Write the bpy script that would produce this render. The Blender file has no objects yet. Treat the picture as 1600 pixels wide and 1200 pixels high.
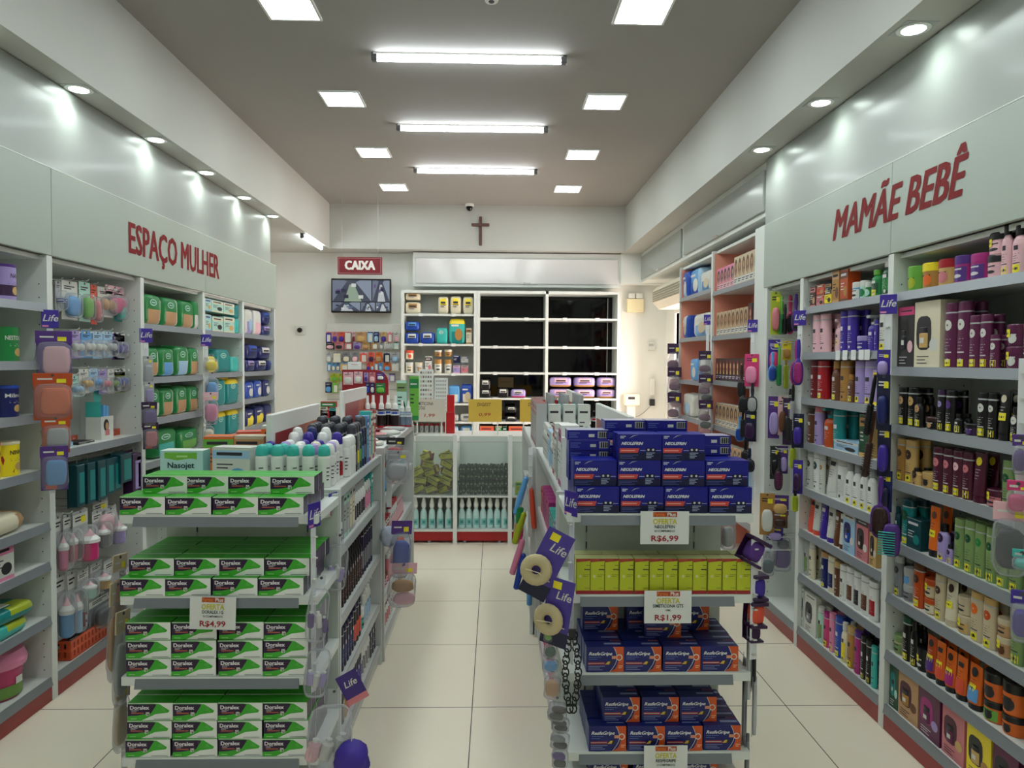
import bpy, math, random
from mathutils import Vector, Matrix
D = bpy.data; SC = bpy.context.scene; COL = SC.collection
R = random.Random(7); PI = math.pi

# ---------------------------------------------------------------- camera, exposure, world
F = 1115.518; H = 1.55
FW = Vector((0.02406271, 0.99920331, -0.03183903)); RT = Vector((0.9996936, -0.02386521, 0.00656872)); UP = Vector((-0.00580364, 0.03198734, 0.99947142))
cd = D.cameras.new('camera'); cam = D.objects.new('camera', cd); COL.objects.link(cam)
cd.sensor_width = 36; cd.lens = F * 36 / 1600; cd.clip_start = 0.05; cd.clip_end = 60
cam.matrix_world = Matrix(((RT.x, UP.x, -FW.x, 0), (RT.y, UP.y, -FW.y, 0), (RT.z, UP.z, -FW.z, H), (0, 0, 0, 1)))
SC.camera = cam
SC.view_settings.view_transform = 'Standard'; SC.view_settings.look = 'None'
SC.view_settings.gamma = 1; SC.view_settings.use_curve_mapping = False
SC.view_settings.exposure = 0.97
try:
    SC.cycles.use_denoising = True; SC.cycles.denoiser = 'OPENIMAGEDENOISE'
    SC.cycles.denoising_input_passes = 'RGB_ALBEDO_NORMAL'
    SC.cycles.max_bounces = 7; SC.cycles.diffuse_bounces = 4; SC.cycles.glossy_bounces = 3
    SC.cycles.transparent_max_bounces = 12; SC.cycles.sample_clamp_indirect = 4
    SC.cycles.use_adaptive_sampling = True; SC.cycles.adaptive_threshold = 0.015
except Exception: pass
W = D.worlds.new('world'); SC.world = W; W.use_nodes = True
W.node_tree.nodes['Background'].inputs[0].default_value = (0.82, 1, 0.93, 1)
W.node_tree.nodes['Background'].inputs[1].default_value = 0.3
PANEL_W = 17.0; TUBE_W = 14.0; SPOT_W = 2.6; DOOR_W = 66.0      # lamp strengths

def area_lamp(name, loc, rot, sx, sy, power, color):
    l = D.lights.new(name, 'AREA'); l.shape = 'RECTANGLE'; l.size = sx; l.size_y = sy; l.energy = power; l.color = color
    o = D.objects.new(name, l); COL.objects.link(o); o.location = loc; o.rotation_euler = rot; return o
area_lamp('street_daylight', (2.75, 7.2, 1.45), (0, math.radians(90), 0), 2.1, 1.0, DOOR_W, (1, 0.83, 0.77))

# ---------------------------------------------------------------- projection helpers (pixel of the 1600x1200 view -> point on a real plane)
def ray(px, py): return FW * F + RT * (px - 800) - UP * (py - 600)
def on_x(px, py, X): d = ray(px, py); t = X / d.x; return Vector((X, d.y * t, H + d.z * t))
def on_y(px, py, Y): d = ray(px, py); t = Y / d.y; return Vector((d.x * t, Y, H + d.z * t))
def on_z(px, py, Z): d = ray(px, py); t = (Z - H) / d.z; return Vector((d.x * t, d.y * t, Z))

# ---------------------------------------------------------------- materials
def lin(c): return tuple((v / 255 / 12.92) if v / 255 <= 0.04045 else ((v / 255 + 0.055) / 1.055) ** 2.4 for v in c)
PAL = dict(white=(232, 233, 229), offw=(214, 214, 206), cream=(226, 216, 188), black=(9, 8, 10), dark=(34, 32, 38), grey=(128, 130, 134), lgrey=(176, 178, 178),
    silver=(170, 170, 172), red=(168, 22, 34), dred=(112, 16, 28), coral=(226, 84, 60), orange=(226, 106, 30), dorange=(190, 74, 24), yellow=(244, 220, 36), gold=(176, 128, 62),
    lgold=(206, 168, 104), brown=(104, 62, 40), tan=(192, 148, 104), dbrown=(58, 34, 28), green=(28, 128, 62), dgreen=(14, 74, 46), lgreen=(108, 176, 66), lime=(170, 184, 40),
    sage=(122, 150, 92), teal=(18, 132, 132), dteal=(10, 66, 74), aqua=(60, 182, 172), mint=(178, 218, 204), blue=(34, 74, 172), dblue=(20, 32, 98), navy=(16, 18, 56),
    sky=(92, 158, 214), lblue=(160, 196, 224), purple=(84, 44, 130), dpurple=(52, 22, 66), violet=(62, 40, 150), lilac=(166, 148, 204), plum=(96, 28, 72), burg=(76, 18, 44),
    magenta=(172, 40, 124), pink=(226, 136, 172), lpink=(232, 184, 192), hotpink=(210, 56, 120), rose=(206, 120, 128), salmon=(236, 134, 110), beige=(202, 186, 156),
    doragreen=(62, 178, 46), dorapurple=(44, 16, 58), neo=(16, 28, 122), neod=(10, 14, 62), resfe=(18, 36, 112), limey=(176, 190, 34))
MC = {}
def M(c, rough=0.42, metal=0.0, coat=0.0, emit=0.0, spec=0.5):
    """a principled material in one colour; a little noise keeps large faces from being perfectly even"""
    key = (c if isinstance(c, str) else tuple(c), rough, metal, coat, emit, spec)
    if key in MC: return MC[key]
    rgb = lin(PAL[c] if isinstance(c, str) else c)
    m = D.materials.new((c if isinstance(c, str) else 'tone') + '_finish'); m.use_nodes = True
    b = m.node_tree.nodes['Principled BSDF']
    b.inputs['Base Color'].default_value = (*rgb, 1); b.inputs['Roughness'].default_value = rough; b.inputs['Metallic'].default_value = metal
    b.inputs['Coat Weight'].default_value = coat; b.inputs['Coat Roughness'].default_value = 0.08; b.inputs['Specular IOR Level'].default_value = spec
    if emit:
        b.inputs['Emission Color'].default_value = (*rgb, 1); b.inputs['Emission Strength'].default_value = emit
    MC[key] = m; return m
def G(c): return M(c, 0.36, 0, 0.12, 0, 0.4)          # glossy plastic / varnished carton
def noisy(name, c1, c2, scale, rough, coat=0.0, bump=0.0):
    m = D.materials.new(name); m.use_nodes = True; nt = m.node_tree; b = nt.nodes['Principled BSDF']
    tc = nt.nodes.new('ShaderNodeTexCoord'); n = nt.nodes.new('ShaderNodeTexNoise'); n.inputs['Scale'].default_value = scale; n.inputs['Detail'].default_value = 4
    mx = nt.nodes.new('ShaderNodeMix'); mx.data_type = 'RGBA'; mx.inputs[6].default_value = (*lin(c1), 1); mx.inputs[7].default_value = (*lin(c2), 1)
    nt.links.new(tc.outputs['Object'], n.inputs['Vector']); nt.links.new(n.outputs['Fac'], mx.inputs[0]); nt.links.new(mx.outputs[2], b.inputs['Base Color'])
    b.inputs['Roughness'].default_value = rough; b.inputs['Coat Weight'].default_value = coat; b.inputs['Coat Roughness'].default_value = 0.1
    if bump:
        bp = nt.nodes.new('ShaderNodeBump'); bp.inputs['Strength'].default_value = bump; bp.inputs['Distance'].default_value = 0.002
        nt.links.new(n.outputs['Fac'], bp.inputs['Height']); nt.links.new(bp.outputs['Normal'], b.inputs['Normal'])
    return m
def clear(name, tint, gloss, alpha):
    """thin clear plastic or glass: mostly see-through with a glossy reflection"""
    m = D.materials.new(name); m.use_nodes = True; nt = m.node_tree; nt.nodes.clear()
    o = nt.nodes.new('ShaderNodeOutputMaterial'); t = nt.nodes.new('ShaderNodeBsdfTransparent'); t.inputs[0].default_value = (*tint, 1)
    p = nt.nodes.new('ShaderNodeBsdfPrincipled'); p.inputs['Base Color'].default_value = (0.8, 0.82, 0.84, 1); p.inputs['Roughness'].default_value = gloss
    fr = nt.nodes.new('ShaderNodeLayerWeight'); fr.inputs[0].default_value = 0.25
    mth = nt.nodes.new('ShaderNodeMath'); mth.operation = 'MULTIPLY_ADD'; mth.inputs[1].default_value = 0.5; mth.inputs[2].default_value = alpha; mth.use_clamp = True
    mx = nt.nodes.new('ShaderNodeMixShader'); nt.links.new(fr.outputs['Fresnel'], mth.inputs[0]); nt.links.new(mth.outputs[0], mx.inputs[0])
    nt.links.new(t.outputs[0], mx.inputs[1]); nt.links.new(p.outputs[0], mx.inputs[2]); nt.links.new(mx.outputs[0], o.inputs[0]); return m
GLASS = clear('counter_glass', (0.93, 0.97, 0.95), 0.04, 0.05); FILM = clear('clear_film', (0.95, 0.95, 0.97), 0.12, 0.14); BUBBLE = clear('clear_bubble', (0.97, 0.97, 0.97), 0.08, 0.10)
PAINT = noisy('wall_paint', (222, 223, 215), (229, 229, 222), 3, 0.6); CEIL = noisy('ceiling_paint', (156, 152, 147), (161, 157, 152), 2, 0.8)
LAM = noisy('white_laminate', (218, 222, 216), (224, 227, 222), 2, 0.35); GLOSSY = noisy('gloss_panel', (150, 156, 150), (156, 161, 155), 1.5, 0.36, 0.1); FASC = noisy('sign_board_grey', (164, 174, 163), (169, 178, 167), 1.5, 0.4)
RAIL = M((136, 141, 146), 0.35, 0.2); STEEL = M((196, 200, 198), 0.4, 0.1); KICK = M((150, 22, 30), 0.35, 0, 0.2); SALMON = noisy('salmon_panel', (242, 160, 136), (246, 168, 146), 2, 0.5); BULK = noisy('bulkhead_paint_dimmed', (186, 186, 179), (192, 192, 185), 2, 0.7)  # BULK: wall paint darkened, weaker light near the camera put into its colour
CHROME = M((200, 200, 200), 0.2, 1.0); BLACKG = M((5, 4, 5), 0.05, 0, 0.0, 0, 0.35); HOLE = M((70, 72, 70), 0.7); PAPER = M((226, 228, 226), 0.6); INK = M((40, 40, 48), 0.6); STICK = M((240, 226, 40), 0.5)

# ---------------------------------------------------------------- mesh building
TG = {}
def text_geo(s, bold=0.0, shear=0.0):
    """outline of a string at unit size, centred: ([(u, v)], [faces])"""
    k = (s, bold, shear)
    if k not in TG:
        c = D.curves.new('lettering', 'FONT'); c.body = s; c.size = 1; c.offset = bold; c.shear = shear; c.resolution_u = 2; c.align_x = 'CENTER'; c.align_y = 'CENTER'; c.fill_mode = 'FRONT'
        o = D.objects.new('lettering', c); me = o.to_mesh()
        TG[k] = ([(v.co.x, v.co.y) for v in me.vertices], [tuple(p.vertices) for p in me.polygons]); o.to_mesh_clear(); D.objects.remove(o); D.curves.remove(c)
    return TG[k]
class MB:
    def __init__(s): s.v = []; s.f = []; s.mi = []; s.sm = []; s.ms = []
    def mat(s, m):
        if isinstance(m, (str, tuple)): m = M(m)
        if m not in s.ms: s.ms.append(m)
        return s.ms.index(m)
    def add(s, vs, fs, m, sm=False):
        o = len(s.v); s.v += [tuple(v) for v in vs]; many = isinstance(m, list)
        for i, f in enumerate(fs): s.f.append(tuple(a + o for a in f)); s.mi.append(s.mat(m[i] if many else m)); s.sm.append(sm)
        return s
    def box(s, x0, y0, z0, x1, y1, z1, m):
        v = [(x, y, z) for z in (z0, z1) for y in (y0, y1) for x in (x0, x1)]
        return s.add(v, [(0, 2, 3, 1), (4, 5, 7, 6), (0, 1, 5, 4), (2, 6, 7, 3), (0, 4, 6, 2), (1, 3, 7, 5)], m)    # m may be a list: bottom, top, front, back, left, right
    def bbox(s, x0, y0, z0, x1, y1, z1, m, b=0.004):
        """box with bevelled edges"""
        vs = []; fs = []
        X = (x0, x1); Y = (y0, y1); Z = (z0, z1); sg = (1, -1); idx = {}
        for i in (0, 1):
            for j in (0, 1):
                for k in (0, 1):
                    for a in range(3):
                        p = [X[i], Y[j], Z[k]]; d = [b * sg[i], b * sg[j], b * sg[k]]; d[a] = 0
                        idx[(i, j, k, a)] = len(vs); vs.append((p[0] + d[0], p[1] + d[1], p[2] + d[2]))
        q = lambda *t: fs.append(tuple(idx[x] for x in t))
        for i in (0, 1): q((i, 0, 0, 0), (i, 1, 0, 0), (i, 1, 1, 0), (i, 0, 1, 0)); q((0, i, 0, 1), (1, i, 0, 1), (1, i, 1, 1), (0, i, 1, 1)); q((0, 0, i, 2), (1, 0, i, 2), (1, 1, i, 2), (0, 1, i, 2))
        for i in (0, 1):
            for j in (0, 1):
                q((i, j, 0, 0), (i, j, 1, 0), (i, j, 1, 1), (i, j, 0, 1)); q((i, 0, j, 0), (i, 1, j, 0), (i, 1, j, 2), (i, 0, j, 2)); q((0, i, j, 1), (1, i, j, 1), (1, i, j, 2), (0, i, j, 2))
                for k in (0, 1): q((i, j, k, 0), (i, j, k, 1), (i, j, k, 2))
        return s.add(vs, fs, m)
    def poly(s, pts, m): return s.add(pts, [tuple(range(len(pts)))], m)
    def front(s, u0, v0, u1, v1, y, m): return s.poly([(u0, y, v0), (u1, y, v0), (u1, y, v1), (u0, y, v1)], m)
    def disc(s, u, v, r, y, m, n=14, ry=None): return s.poly([(u + r * math.cos(2 * PI * i / n), y, v + (ry or r) * math.sin(2 * PI * i / n)) for i in range(n)], m)
    def text(s, t, size, u, v, m, bold=0.0, shear=0.0, fn=None, y=0, wmax=None):
        vs, fs = text_geo(t, bold, shear)
        if not vs: return s
        sx = size
        if wmax:
            w = max(a for a, b in vs) - min(a for a, b in vs); sx = wmax / w
        fn = fn or (lambda a, b: (a, y, b)); return s.add([fn(u + a * sx, v + b * size) for a, b in vs], fs, m)
    def bold(s, t, size, u, v, m, d, shear=0.0, y=0, wmax=None):
        for k, (a, b) in enumerate(((0, 0), (-d, 0), (d, 0), (0, d * .6), (0, -d * .6), (-d, d * .5), (d, d * .5), (-d, -d * .5), (d, -d * .5))): s.text(t, size, u + a, v + b, m, 0.0, shear, y=y - k * .00006, wmax=wmax)
        return s
    def lathe(s, prof, m, n=16, cx=0, cy=0, sy=1.0, sx=1.0, caps=True, sm=True):
        """profile [(r, z)] turned about the vertical; m one material or a list, one per band"""
        vs = [(cx + r * sx * math.cos(2 * PI * i / n), cy + r * sy * math.sin(2 * PI * i / n), z) for r, z in prof for i in range(n)]
        for b in range(len(prof) - 1):
            o = len(s.v)
            ring = vs[b * n:(b + 2) * n]; s.add(ring, [(i, (i + 1) % n, n + (i + 1) % n, n + i) for i in range(n)], m[b] if isinstance(m, list) else m, sm)
        if caps:
            s.add(vs[:n], [tuple(range(n))[::-1]], m[0] if isinstance(m, list) else m); s.add(vs[-n:], [tuple(range(n))], m[-1] if isinstance(m, list) else m)
        return s
    def loft(s, rings, m, closed=True, caps=True, sm=True):
        n = len(rings[0])
        for a, b in zip(rings, rings[1:]):
            s.add(list(a) + list(b), [(i, (i + 1) % n, n + (i + 1) % n, n + i) for i in range(n if closed else n - 1)], m, sm)
        if caps: s.add(rings[0], [tuple(range(n))[::-1]], m); s.add(rings[-1], [tuple(range(n))], m)
        return s
    def tube(s, path, r, m, n=6):
        P = [Vector(p) for p in path]; rings = []
        for i, p in enumerate(P):
            t = (P[min(i + 1, len(P) - 1)] - P[max(i - 1, 0)]).normalized(); a = t.cross(Vector((0, 0, 1)) if abs(t.z) < 0.9 else Vector((1, 0, 0))).normalized(); b = t.cross(a)
            rings.append([p + (a * math.cos(2 * PI * k / n) + b * math.sin(2 * PI * k / n)) * (r[i] if isinstance(r, list) else r) for k in range(n)])
        return s.loft(rings, m)
    def pillow(s, w, d, h, mf, e=0.35, nu=20, nv=12, c=(0, 0, 0), wob=0.0, seed=1):
        """rounded soft pack (superellipsoid) centred at c; mf(x, y, z in -1..1) gives the material"""
        rr = random.Random(seed); sp = lambda a, q: math.copysign(abs(a) ** q, a); vs = []
        for j in range(nv + 1):
            t = -PI / 2 + PI * j / nv
            for i in range(nu):
                p = 2 * PI * i / nu; k = 1 + (rr.random() - .5) * wob
                vs.append((sp(math.cos(t), e) * sp(math.cos(p), e) * k, sp(math.cos(t), e) * sp(math.sin(p), e) * k, sp(math.sin(t), e)))
        fs = []; mm = []
        for j in range(nv):
            for i in range(nu):
                q = (j * nu + i, j * nu + (i + 1) % nu, (j + 1) * nu + (i + 1) % nu, (j + 1) * nu + i)
                x, y, z = (sum(vs[a][k] for a in q) / 4 for k in range(3)); fs.append(q); mm.append(mf(x, y, z) if callable(mf) else mf)
        return s.add([(c[0] + x * w / 2, c[1] + y * d / 2, c[2] + z * h / 2) for x, y, z in vs], fs, mm, True)
    def xf(s, fn): s.v = [tuple(fn(*p)) for p in s.v]; return s
    def turn(s, ax, deg, about=(0, 0, 0)):
        mt = Matrix.Translation(about) @ Matrix.Rotation(math.radians(deg), 4, ax) @ Matrix.Translation([-a for a in about]); s.v = [tuple(mt @ Vector(p)) for p in s.v]; return s
    def join(s, o):
        k = len(s.v); s.v += o.v
        for f, i, q in zip(o.f, o.mi, o.sm): s.f.append(tuple(a + k for a in f)); s.mi.append(s.mat(o.ms[i])); s.sm.append(q)
        return s
    def mesh(s, name):
        me = D.meshes.new(name); me.from_pydata(s.v, [], s.f)
        for m in s.ms: me.materials.append(m)
        me.polygons.foreach_set('material_index', s.mi); me.polygons.foreach_set('use_smooth', s.sm); me.update(); return me

# ---------------------------------------------------------------- objects
ORD = 'first second third fourth fifth sixth seventh eighth ninth tenth eleventh twelfth thirteenth fourteenth fifteenth sixteenth seventeenth eighteenth nineteenth twentieth'.split()
def link(name, me, parent=None, loc=None, kind=None, label=None):
    o = D.objects.new(name, me.mesh(name) if isinstance(me, MB) else me); COL.objects.link(o)
    if parent is not None: o.parent = parent
    if loc is not None: o.location = loc
    if kind: o['kind'] = kind
    if label: o['label'] = label
    return o
def tag(o, label, cat, group=None):
    o['label'] = label; o['category'] = cat
    if group: o['group'] = group
    return o
def thing(name, label, cat, loc=(0, 0, 0), rz=0, group=None, me=None):
    o = link(name, me); o.location = loc; o.rotation_euler = (0, 0, rz); return tag(o, label, cat, group)
def struct(name, mb, label=None): return link(name, mb, kind='structure', label=label)
PROTO = {}
def proto(key, fn):
    """key -> list of (part name, mesh, [sub-parts]); the first entry is the thing's own body"""
    if key not in PROTO: PROTO[key] = [(n, b.mesh(n)) for n, b in fn()]
    return PROTO[key]
def put(pr, loc, rz, label, cat, group=None, rx=0, ry=0, s=1.0):
    o = D.objects.new(pr[0][0], pr[0][1]); COL.objects.link(o); o.location = loc; o.rotation_euler = (rx, ry, rz); o.scale = (s, s, s)
    for n, me in pr[1:]:
        c = D.objects.new(n, me); COL.objects.link(c); c.parent = o
    return tag(o, label, cat, group)
# ---------------------------------------------------------------- the room
XL, XR = -1.994, 1.656; ZC, ZS = 3.315, 2.811; YB = 8.5; XW, XE = -2.72, 2.04
def floor_mat():
    m = D.materials.new('porcelain_tile'); m.use_nodes = True; nt = m.node_tree; b = nt.nodes['Principled BSDF']; N = nt.nodes.new; L = nt.links.new
    tc = N('ShaderNodeTexCoord'); sp = N('ShaderNodeSeparateXYZ'); L(tc.outputs['Object'], sp.inputs[0]); edges = []
    for ax, off in (('X', -0.093), ('Y', 3.153)):
        a = N('ShaderNodeMath'); a.operation = 'SUBTRACT'; a.inputs[1].default_value = off - 40 * 0.709; L(sp.outputs[ax], a.inputs[0])
        d = N('ShaderNodeMath'); d.operation = 'PINGPONG'; d.inputs[1].default_value = 0.3545; L(a.outputs[0], d.inputs[0])
        c = N('ShaderNodeMath'); c.operation = 'LESS_THAN'; c.inputs[1].default_value = 0.0022; L(d.outputs[0], c.inputs[0]); edges.append(c)
    mx = N('ShaderNodeMath'); mx.operation = 'MAXIMUM'; L(edges[0].outputs[0], mx.inputs[0]); L(edges[1].outputs[0], mx.inputs[1])
    n = N('ShaderNodeTexNoise'); n.inputs['Scale'].default_value = 1.7; n.inputs['Detail'].default_value = 5; L(tc.outputs['Object'], n.inputs['Vector'])
    c1 = N('ShaderNodeMix'); c1.data_type = 'RGBA'; c1.inputs[6].default_value = (*lin((244, 233, 211)), 1); c1.inputs[7].default_value = (*lin((248, 239, 219)), 1); L(n.outputs['Fac'], c1.inputs[0])
    c2 = N('ShaderNodeMix'); c2.data_type = 'RGBA'; c2.inputs[7].default_value = (*lin((104, 100, 88)), 1); L(c1.outputs[2], c2.inputs[6]); L(mx.outputs[0], c2.inputs[0]); L(c2.outputs[2], b.inputs['Base Color'])
    b.inputs['Roughness'].default_value = 0.24; b.inputs['Specular IOR Level'].default_value = 0.45; return m
struct('floor', MB().box(-3.2, -1.6, -0.1, 4.5, 10.0, 0, floor_mat()))
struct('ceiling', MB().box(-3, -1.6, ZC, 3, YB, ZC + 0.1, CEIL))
struct('wall_left', MB().box(XW - 0.12, -1.6, 0, XW, YB, ZC, PAINT))
struct('wall_back', MB().box(XW - 0.12, YB, 0, XE + 0.2, YB + 0.15, ZC, PAINT))
struct('wall_front_added', MB().box(XW, -1.75, 0, XE + 0.2, -1.6, ZC, PAINT))  # added unseen wall: shuts out the grey world glow, bounces light forward
DY0, DY1, DZ = 6.72, 8.0, 2.1
struct('wall_right', MB().box(XE, -1.6, 0, XE + 0.2, DY0, ZC, PAINT).box(XE, DY1, 0, XE + 0.2, YB, ZC, PAINT).box(XE, DY0, DZ, XE + 0.2, DY1, ZC, PAINT))
dr = struct('door_1', MB().box(XE - 0.02, DY1, 0, XE + 0.22, DY1 + 0.05, DZ + 0.05, M((238, 236, 228))).box(XE - 0.02, DY0 - 0.05, 0, XE + 0.22, DY0, DZ + 0.05, M((238, 236, 228))).box(XE - 0.02, DY0, DZ, XE + 0.22, DY1, DZ + 0.05, M((238, 236, 228))), 'white door frame with a red leaf standing open')
link('door_leaf', MB().box(XE + 0.13, DY1 + 0.06, 0.02, XE + 0.75, DY1 + 0.11, 2.06, M((186, 24, 30), 0.3)), dr, label='red door leaf')
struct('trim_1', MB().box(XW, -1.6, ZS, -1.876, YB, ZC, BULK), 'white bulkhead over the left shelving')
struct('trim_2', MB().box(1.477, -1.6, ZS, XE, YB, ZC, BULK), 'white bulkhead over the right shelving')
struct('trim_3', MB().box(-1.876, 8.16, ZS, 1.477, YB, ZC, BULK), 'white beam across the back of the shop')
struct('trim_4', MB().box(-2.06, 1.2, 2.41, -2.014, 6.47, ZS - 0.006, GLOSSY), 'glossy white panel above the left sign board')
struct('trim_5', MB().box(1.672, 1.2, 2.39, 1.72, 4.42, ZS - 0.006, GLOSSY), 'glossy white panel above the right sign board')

# ---------------------------------------------------------------- lamps
PAN = M((238, 250, 248), 0.4, emit=PANEL_W); TUB = M((240, 248, 253), 0.4, emit=TUBE_W); DLM = M((238, 255, 246), 0.4, emit=9)
Ys = (-0.1, 1.15, 2.4, 3.64, 4.895, 6.13, 7.34); nth = ('nearest', 'second nearest', 'third nearest', 'farthest')  # first three of each row are added, unseen, to light the display fronts
fr = MB()
for sx, side, xx in ((-1, 'left', -1.037), (1, 'right', 0.731)):
    for i, y in enumerate(Ys):
        yy = y - (0 if sx < 0 else 0.02); n = nth[max(0, i - 3)]
        if i < 3: lab = f'added square fill light panel above the viewer, {ORD[i]} of the {side} row'
        else: lab = f'square ceiling light panel, {n} of the {side} row'
        t = thing('ceiling_light_panel', lab, 'ceiling light', (xx, yy, ZC), 0, 'square ceiling light panels')
        link('frame', MB().box(-0.135, -0.138, -0.012, -0.122, 0.138, 0, 'white').box(0.122, -0.138, -0.012, 0.135, 0.138, 0, 'white').box(-0.122, -0.138, -0.012, 0.122, -0.126, 0, 'white').box(-0.122, 0.126, -0.012, 0.122, 0.138, 0, 'white'), t)
        link('diffuser', MB().box(-0.122, -0.126, -0.009, 0.122, 0.126, -0.002, PAN), t)
def tube_lamp(x0, x1, y0, y1, z, lab, ln):
    t = thing('tube_light', lab, 'tube light', ((x0 + x1) / 2, (y0 + y1) / 2, z), math.atan2(y1 - y0, x1 - x0), 'fluorescent tubes')
    link('tube', MB().turn('Y', 0).tube([(-ln / 2, 0, -0.03), (ln / 2, 0, -0.03)], 0.016, TUB, 10), t)
    for s in (-1, 1): link('end_cap', MB().bbox(s * ln / 2 - 0.012, -0.017, -0.046, s * ln / 2 + 0.022, 0.017, 0, M((96, 96, 96), 0.4), 0.003), t, label='grey end cap')
    link('batten', MB().box(-ln / 2, -0.018, -0.01, ln / 2, 0.018, 0, 'white'), t)
tube_lamp(-0.71, 0.385, 1.72, 1.72, ZC, 'added ceiling fill tube above the viewer, behind the first one', 1.09)  # this tube and the next are added out of view as front fill
tube_lamp(-0.71, 0.385, 2.95, 2.95, ZC, 'added ceiling fill tube above the viewer, just out of the picture', 1.09)
tube_lamp(-0.71, 0.385, 4.18, 4.18, ZC, 'ceiling tube light, nearest of the three across the aisle', 1.09)
tube_lamp(-0.74, 0.37, 5.42, 5.42, ZC, 'ceiling tube light, middle of the three across the aisle', 1.1)
tube_lamp(-0.745, 0.36, 6.62, 6.62, ZC, 'ceiling tube light, farthest of the three across the aisle', 1.1)
tube_lamp(-1.93, -1.925, 7.22, 7.98, ZS, 'tube light under the left bulkhead, beside the back wall', 0.78)
def downlight(x, y, lab, grp):
    t = thing('downlight', lab, 'downlight', (x, y, ZS), 0, grp)
    link('bezel', MB().lathe([(0.046, 0), (0.058, -0.001), (0.06, -0.005), (0.043, -0.006)], 'white', 20, caps=False).box(-0.062, -0.062, -0.002, 0.062, 0.062, 0, 'lgrey'), t)
    link('lens', MB().lathe([(0.042, -0.0065), (0.042, -0.004)], DLM, 20), t)
    l = D.lights.new('downlight_beam', 'SPOT'); l.energy = SPOT_W * 1.5; l.color = (0.9, 1, 0.95); l.spot_size = math.radians(150); l.spot_blend = 1.0; l.shadow_soft_size = 0.03
    o = D.objects.new('downlight_beam', l); COL.objects.link(o); o.location = (x, y, ZS - 0.012)
for i, y in enumerate((2.70, 3.43, 4.19, 4.91, 5.64, 6.35)):
    downlight(-1.953, y, f'round downlight under the left bulkhead, {ORD[i]} from the front' if i else 'round downlight under the left bulkhead, out at its near end', 'downlights over the left shelves')
for i, y in enumerate((1.92, 2.69, 3.455, 4.22)):
    downlight(1.567, y, f'round downlight under the right bulkhead, {ORD[i]} from the front', 'downlights over the right shelves')

# ---------------------------------------------------------------- ceiling and wall fixtures
t = thing('dome_camera', 'small white dome camera under the ceiling above the cross', 'security camera', (-0.297, 8.10, ZC))
link('base', MB().lathe([(0.05, 0), (0.052, -0.025), (0.045, -0.03)], 'white', 16), t); link('dome', MB().lathe([(0.036, -0.028), (0.036, -0.05), (0.026, -0.07), (0.008, -0.079)], BLACKG, 16), t)
t = thing('wooden_cross', 'dark brown wooden cross on the beam at the back', 'cross', (-0.172, 8.16, 2.86))
WOOD = noisy('cross_wood', (70, 38, 28), (92, 54, 40), 14, 0.5)
link('upright', MB().bbox(-0.016, -0.022, 0, 0.016, 0, 0.325, WOOD), t); link('crossbar', MB().bbox(-0.1, -0.03, 0.215, 0.1, -0.006, 0.247, WOOD), t)
t = thing('ceiling_sensor', 'small round dark ceiling fitting near the front lamps', 'sensor', (-0.027, 3.55, ZC))
link('plate', MB().lathe([(0.034, 0), (0.032, -0.008)], 'white', 14), t); link('eye', MB().lathe([(0.016, -0.006), (0.013, -0.012)], 'dark', 10), t)
t = thing('hanging_sign', 'red CAIXA sign hanging on two wires near the left bulkhead', 'sign', (-1.44, 7.66, 2.46))
link('board', MB().bbox(-0.235, -0.012, 0, 0.235, 0.012, 0.185, M((122, 26, 38)), 0.003).front(-0.222, 0.012, 0.222, 0.0135, -0.0126, 'offw').front(-0.222, 0.172, 0.222, 0.1735, -0.0126, 'offw').front(-0.222, 0.012, -0.2205, 0.1735, -0.0126, 'offw').front(0.2205, 0.012, 0.222, 0.1735, -0.0126, 'offw').bold('CAIXA', 0.13, 0, 0.092, M((238, 232, 226)), 0.006, y=-0.0128, wmax=.31), t)
for s in (-1, 1): link('wire', MB().tube([(s * 0.19, 0, 0.18), (s * 0.19, 0, ZC - 2.46)], 0.0014, 'lgrey', 4), t)
t = thing('wall_television', 'flat television on the back wall showing camera pictures', 'television', (-1.556, 8.36, 2.10))
link('housing', MB().bbox(-0.345, -0.02, 0, 0.345, 0.03, 0.395, M('black', 0.3), 0.006), t)
scr = MB(); E_ = lambda r, g, b: M((r, g, b), 0.3, emit=0.55)
cells = [(-0.33, 0.13, 0.12, 0.375), (0.13, 0.13, 0.33, 0.375), (-0.33, 0.02, -0.01, 0.12), (0.0, 0.02, 0.16, 0.12), (0.17, 0.02, 0.33, 0.12)]
for k, (a, b, c, d_) in enumerate(cells):
    scr.front(a, b, c, d_, -0.021, E_(46, 50, 62)); mx = (a + c) / 2; w, h_ = c - a, d_ - b
    scr.poly([(a, -0.0213, b), (mx - w * .12, -0.0213, b + h_ * .95), (mx - w * .2, -0.0213, d_), (a, -0.0213, d_)], E_(78, 84, 98)); scr.poly([(c, -0.0213, b), (c, -0.0213, d_), (mx + w * .2, -0.0213, d_), (mx + w * .1, -0.0213, b + h_ * .9)], E_(96, 104, 118))
    scr.poly([(mx - w * .2, -0.0216, b), (mx + w * .25, -0.0216, b), (mx + w * .06, -0.0216, b + h_ * .8), (mx - w * .06, -0.0216, b + h_ * .8)], E_(134, 138, 140) if k else E_(104, 118, 104))
    for q in range(6): u = a + w * R.uniform(.05, .8); v = b + h_ * R.uniform(.05, .75); scr.front(u, v, u + w * .12, v + h_ * .16, -0.0218, E_(*R.choice([(30, 32, 44), (150, 152, 150), (70, 60, 92), (60, 80, 96)])))
link('screen', scr, t); link('bracket', MB().box(-0.1, 0.03, 0.1, 0.1, 0.14, 0.3, 'dark'), t)
t = thing('wall_camera', 'round black camera on a white square plate, back wall', 'security camera', (-2.30, YB, 1.90))
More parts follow.
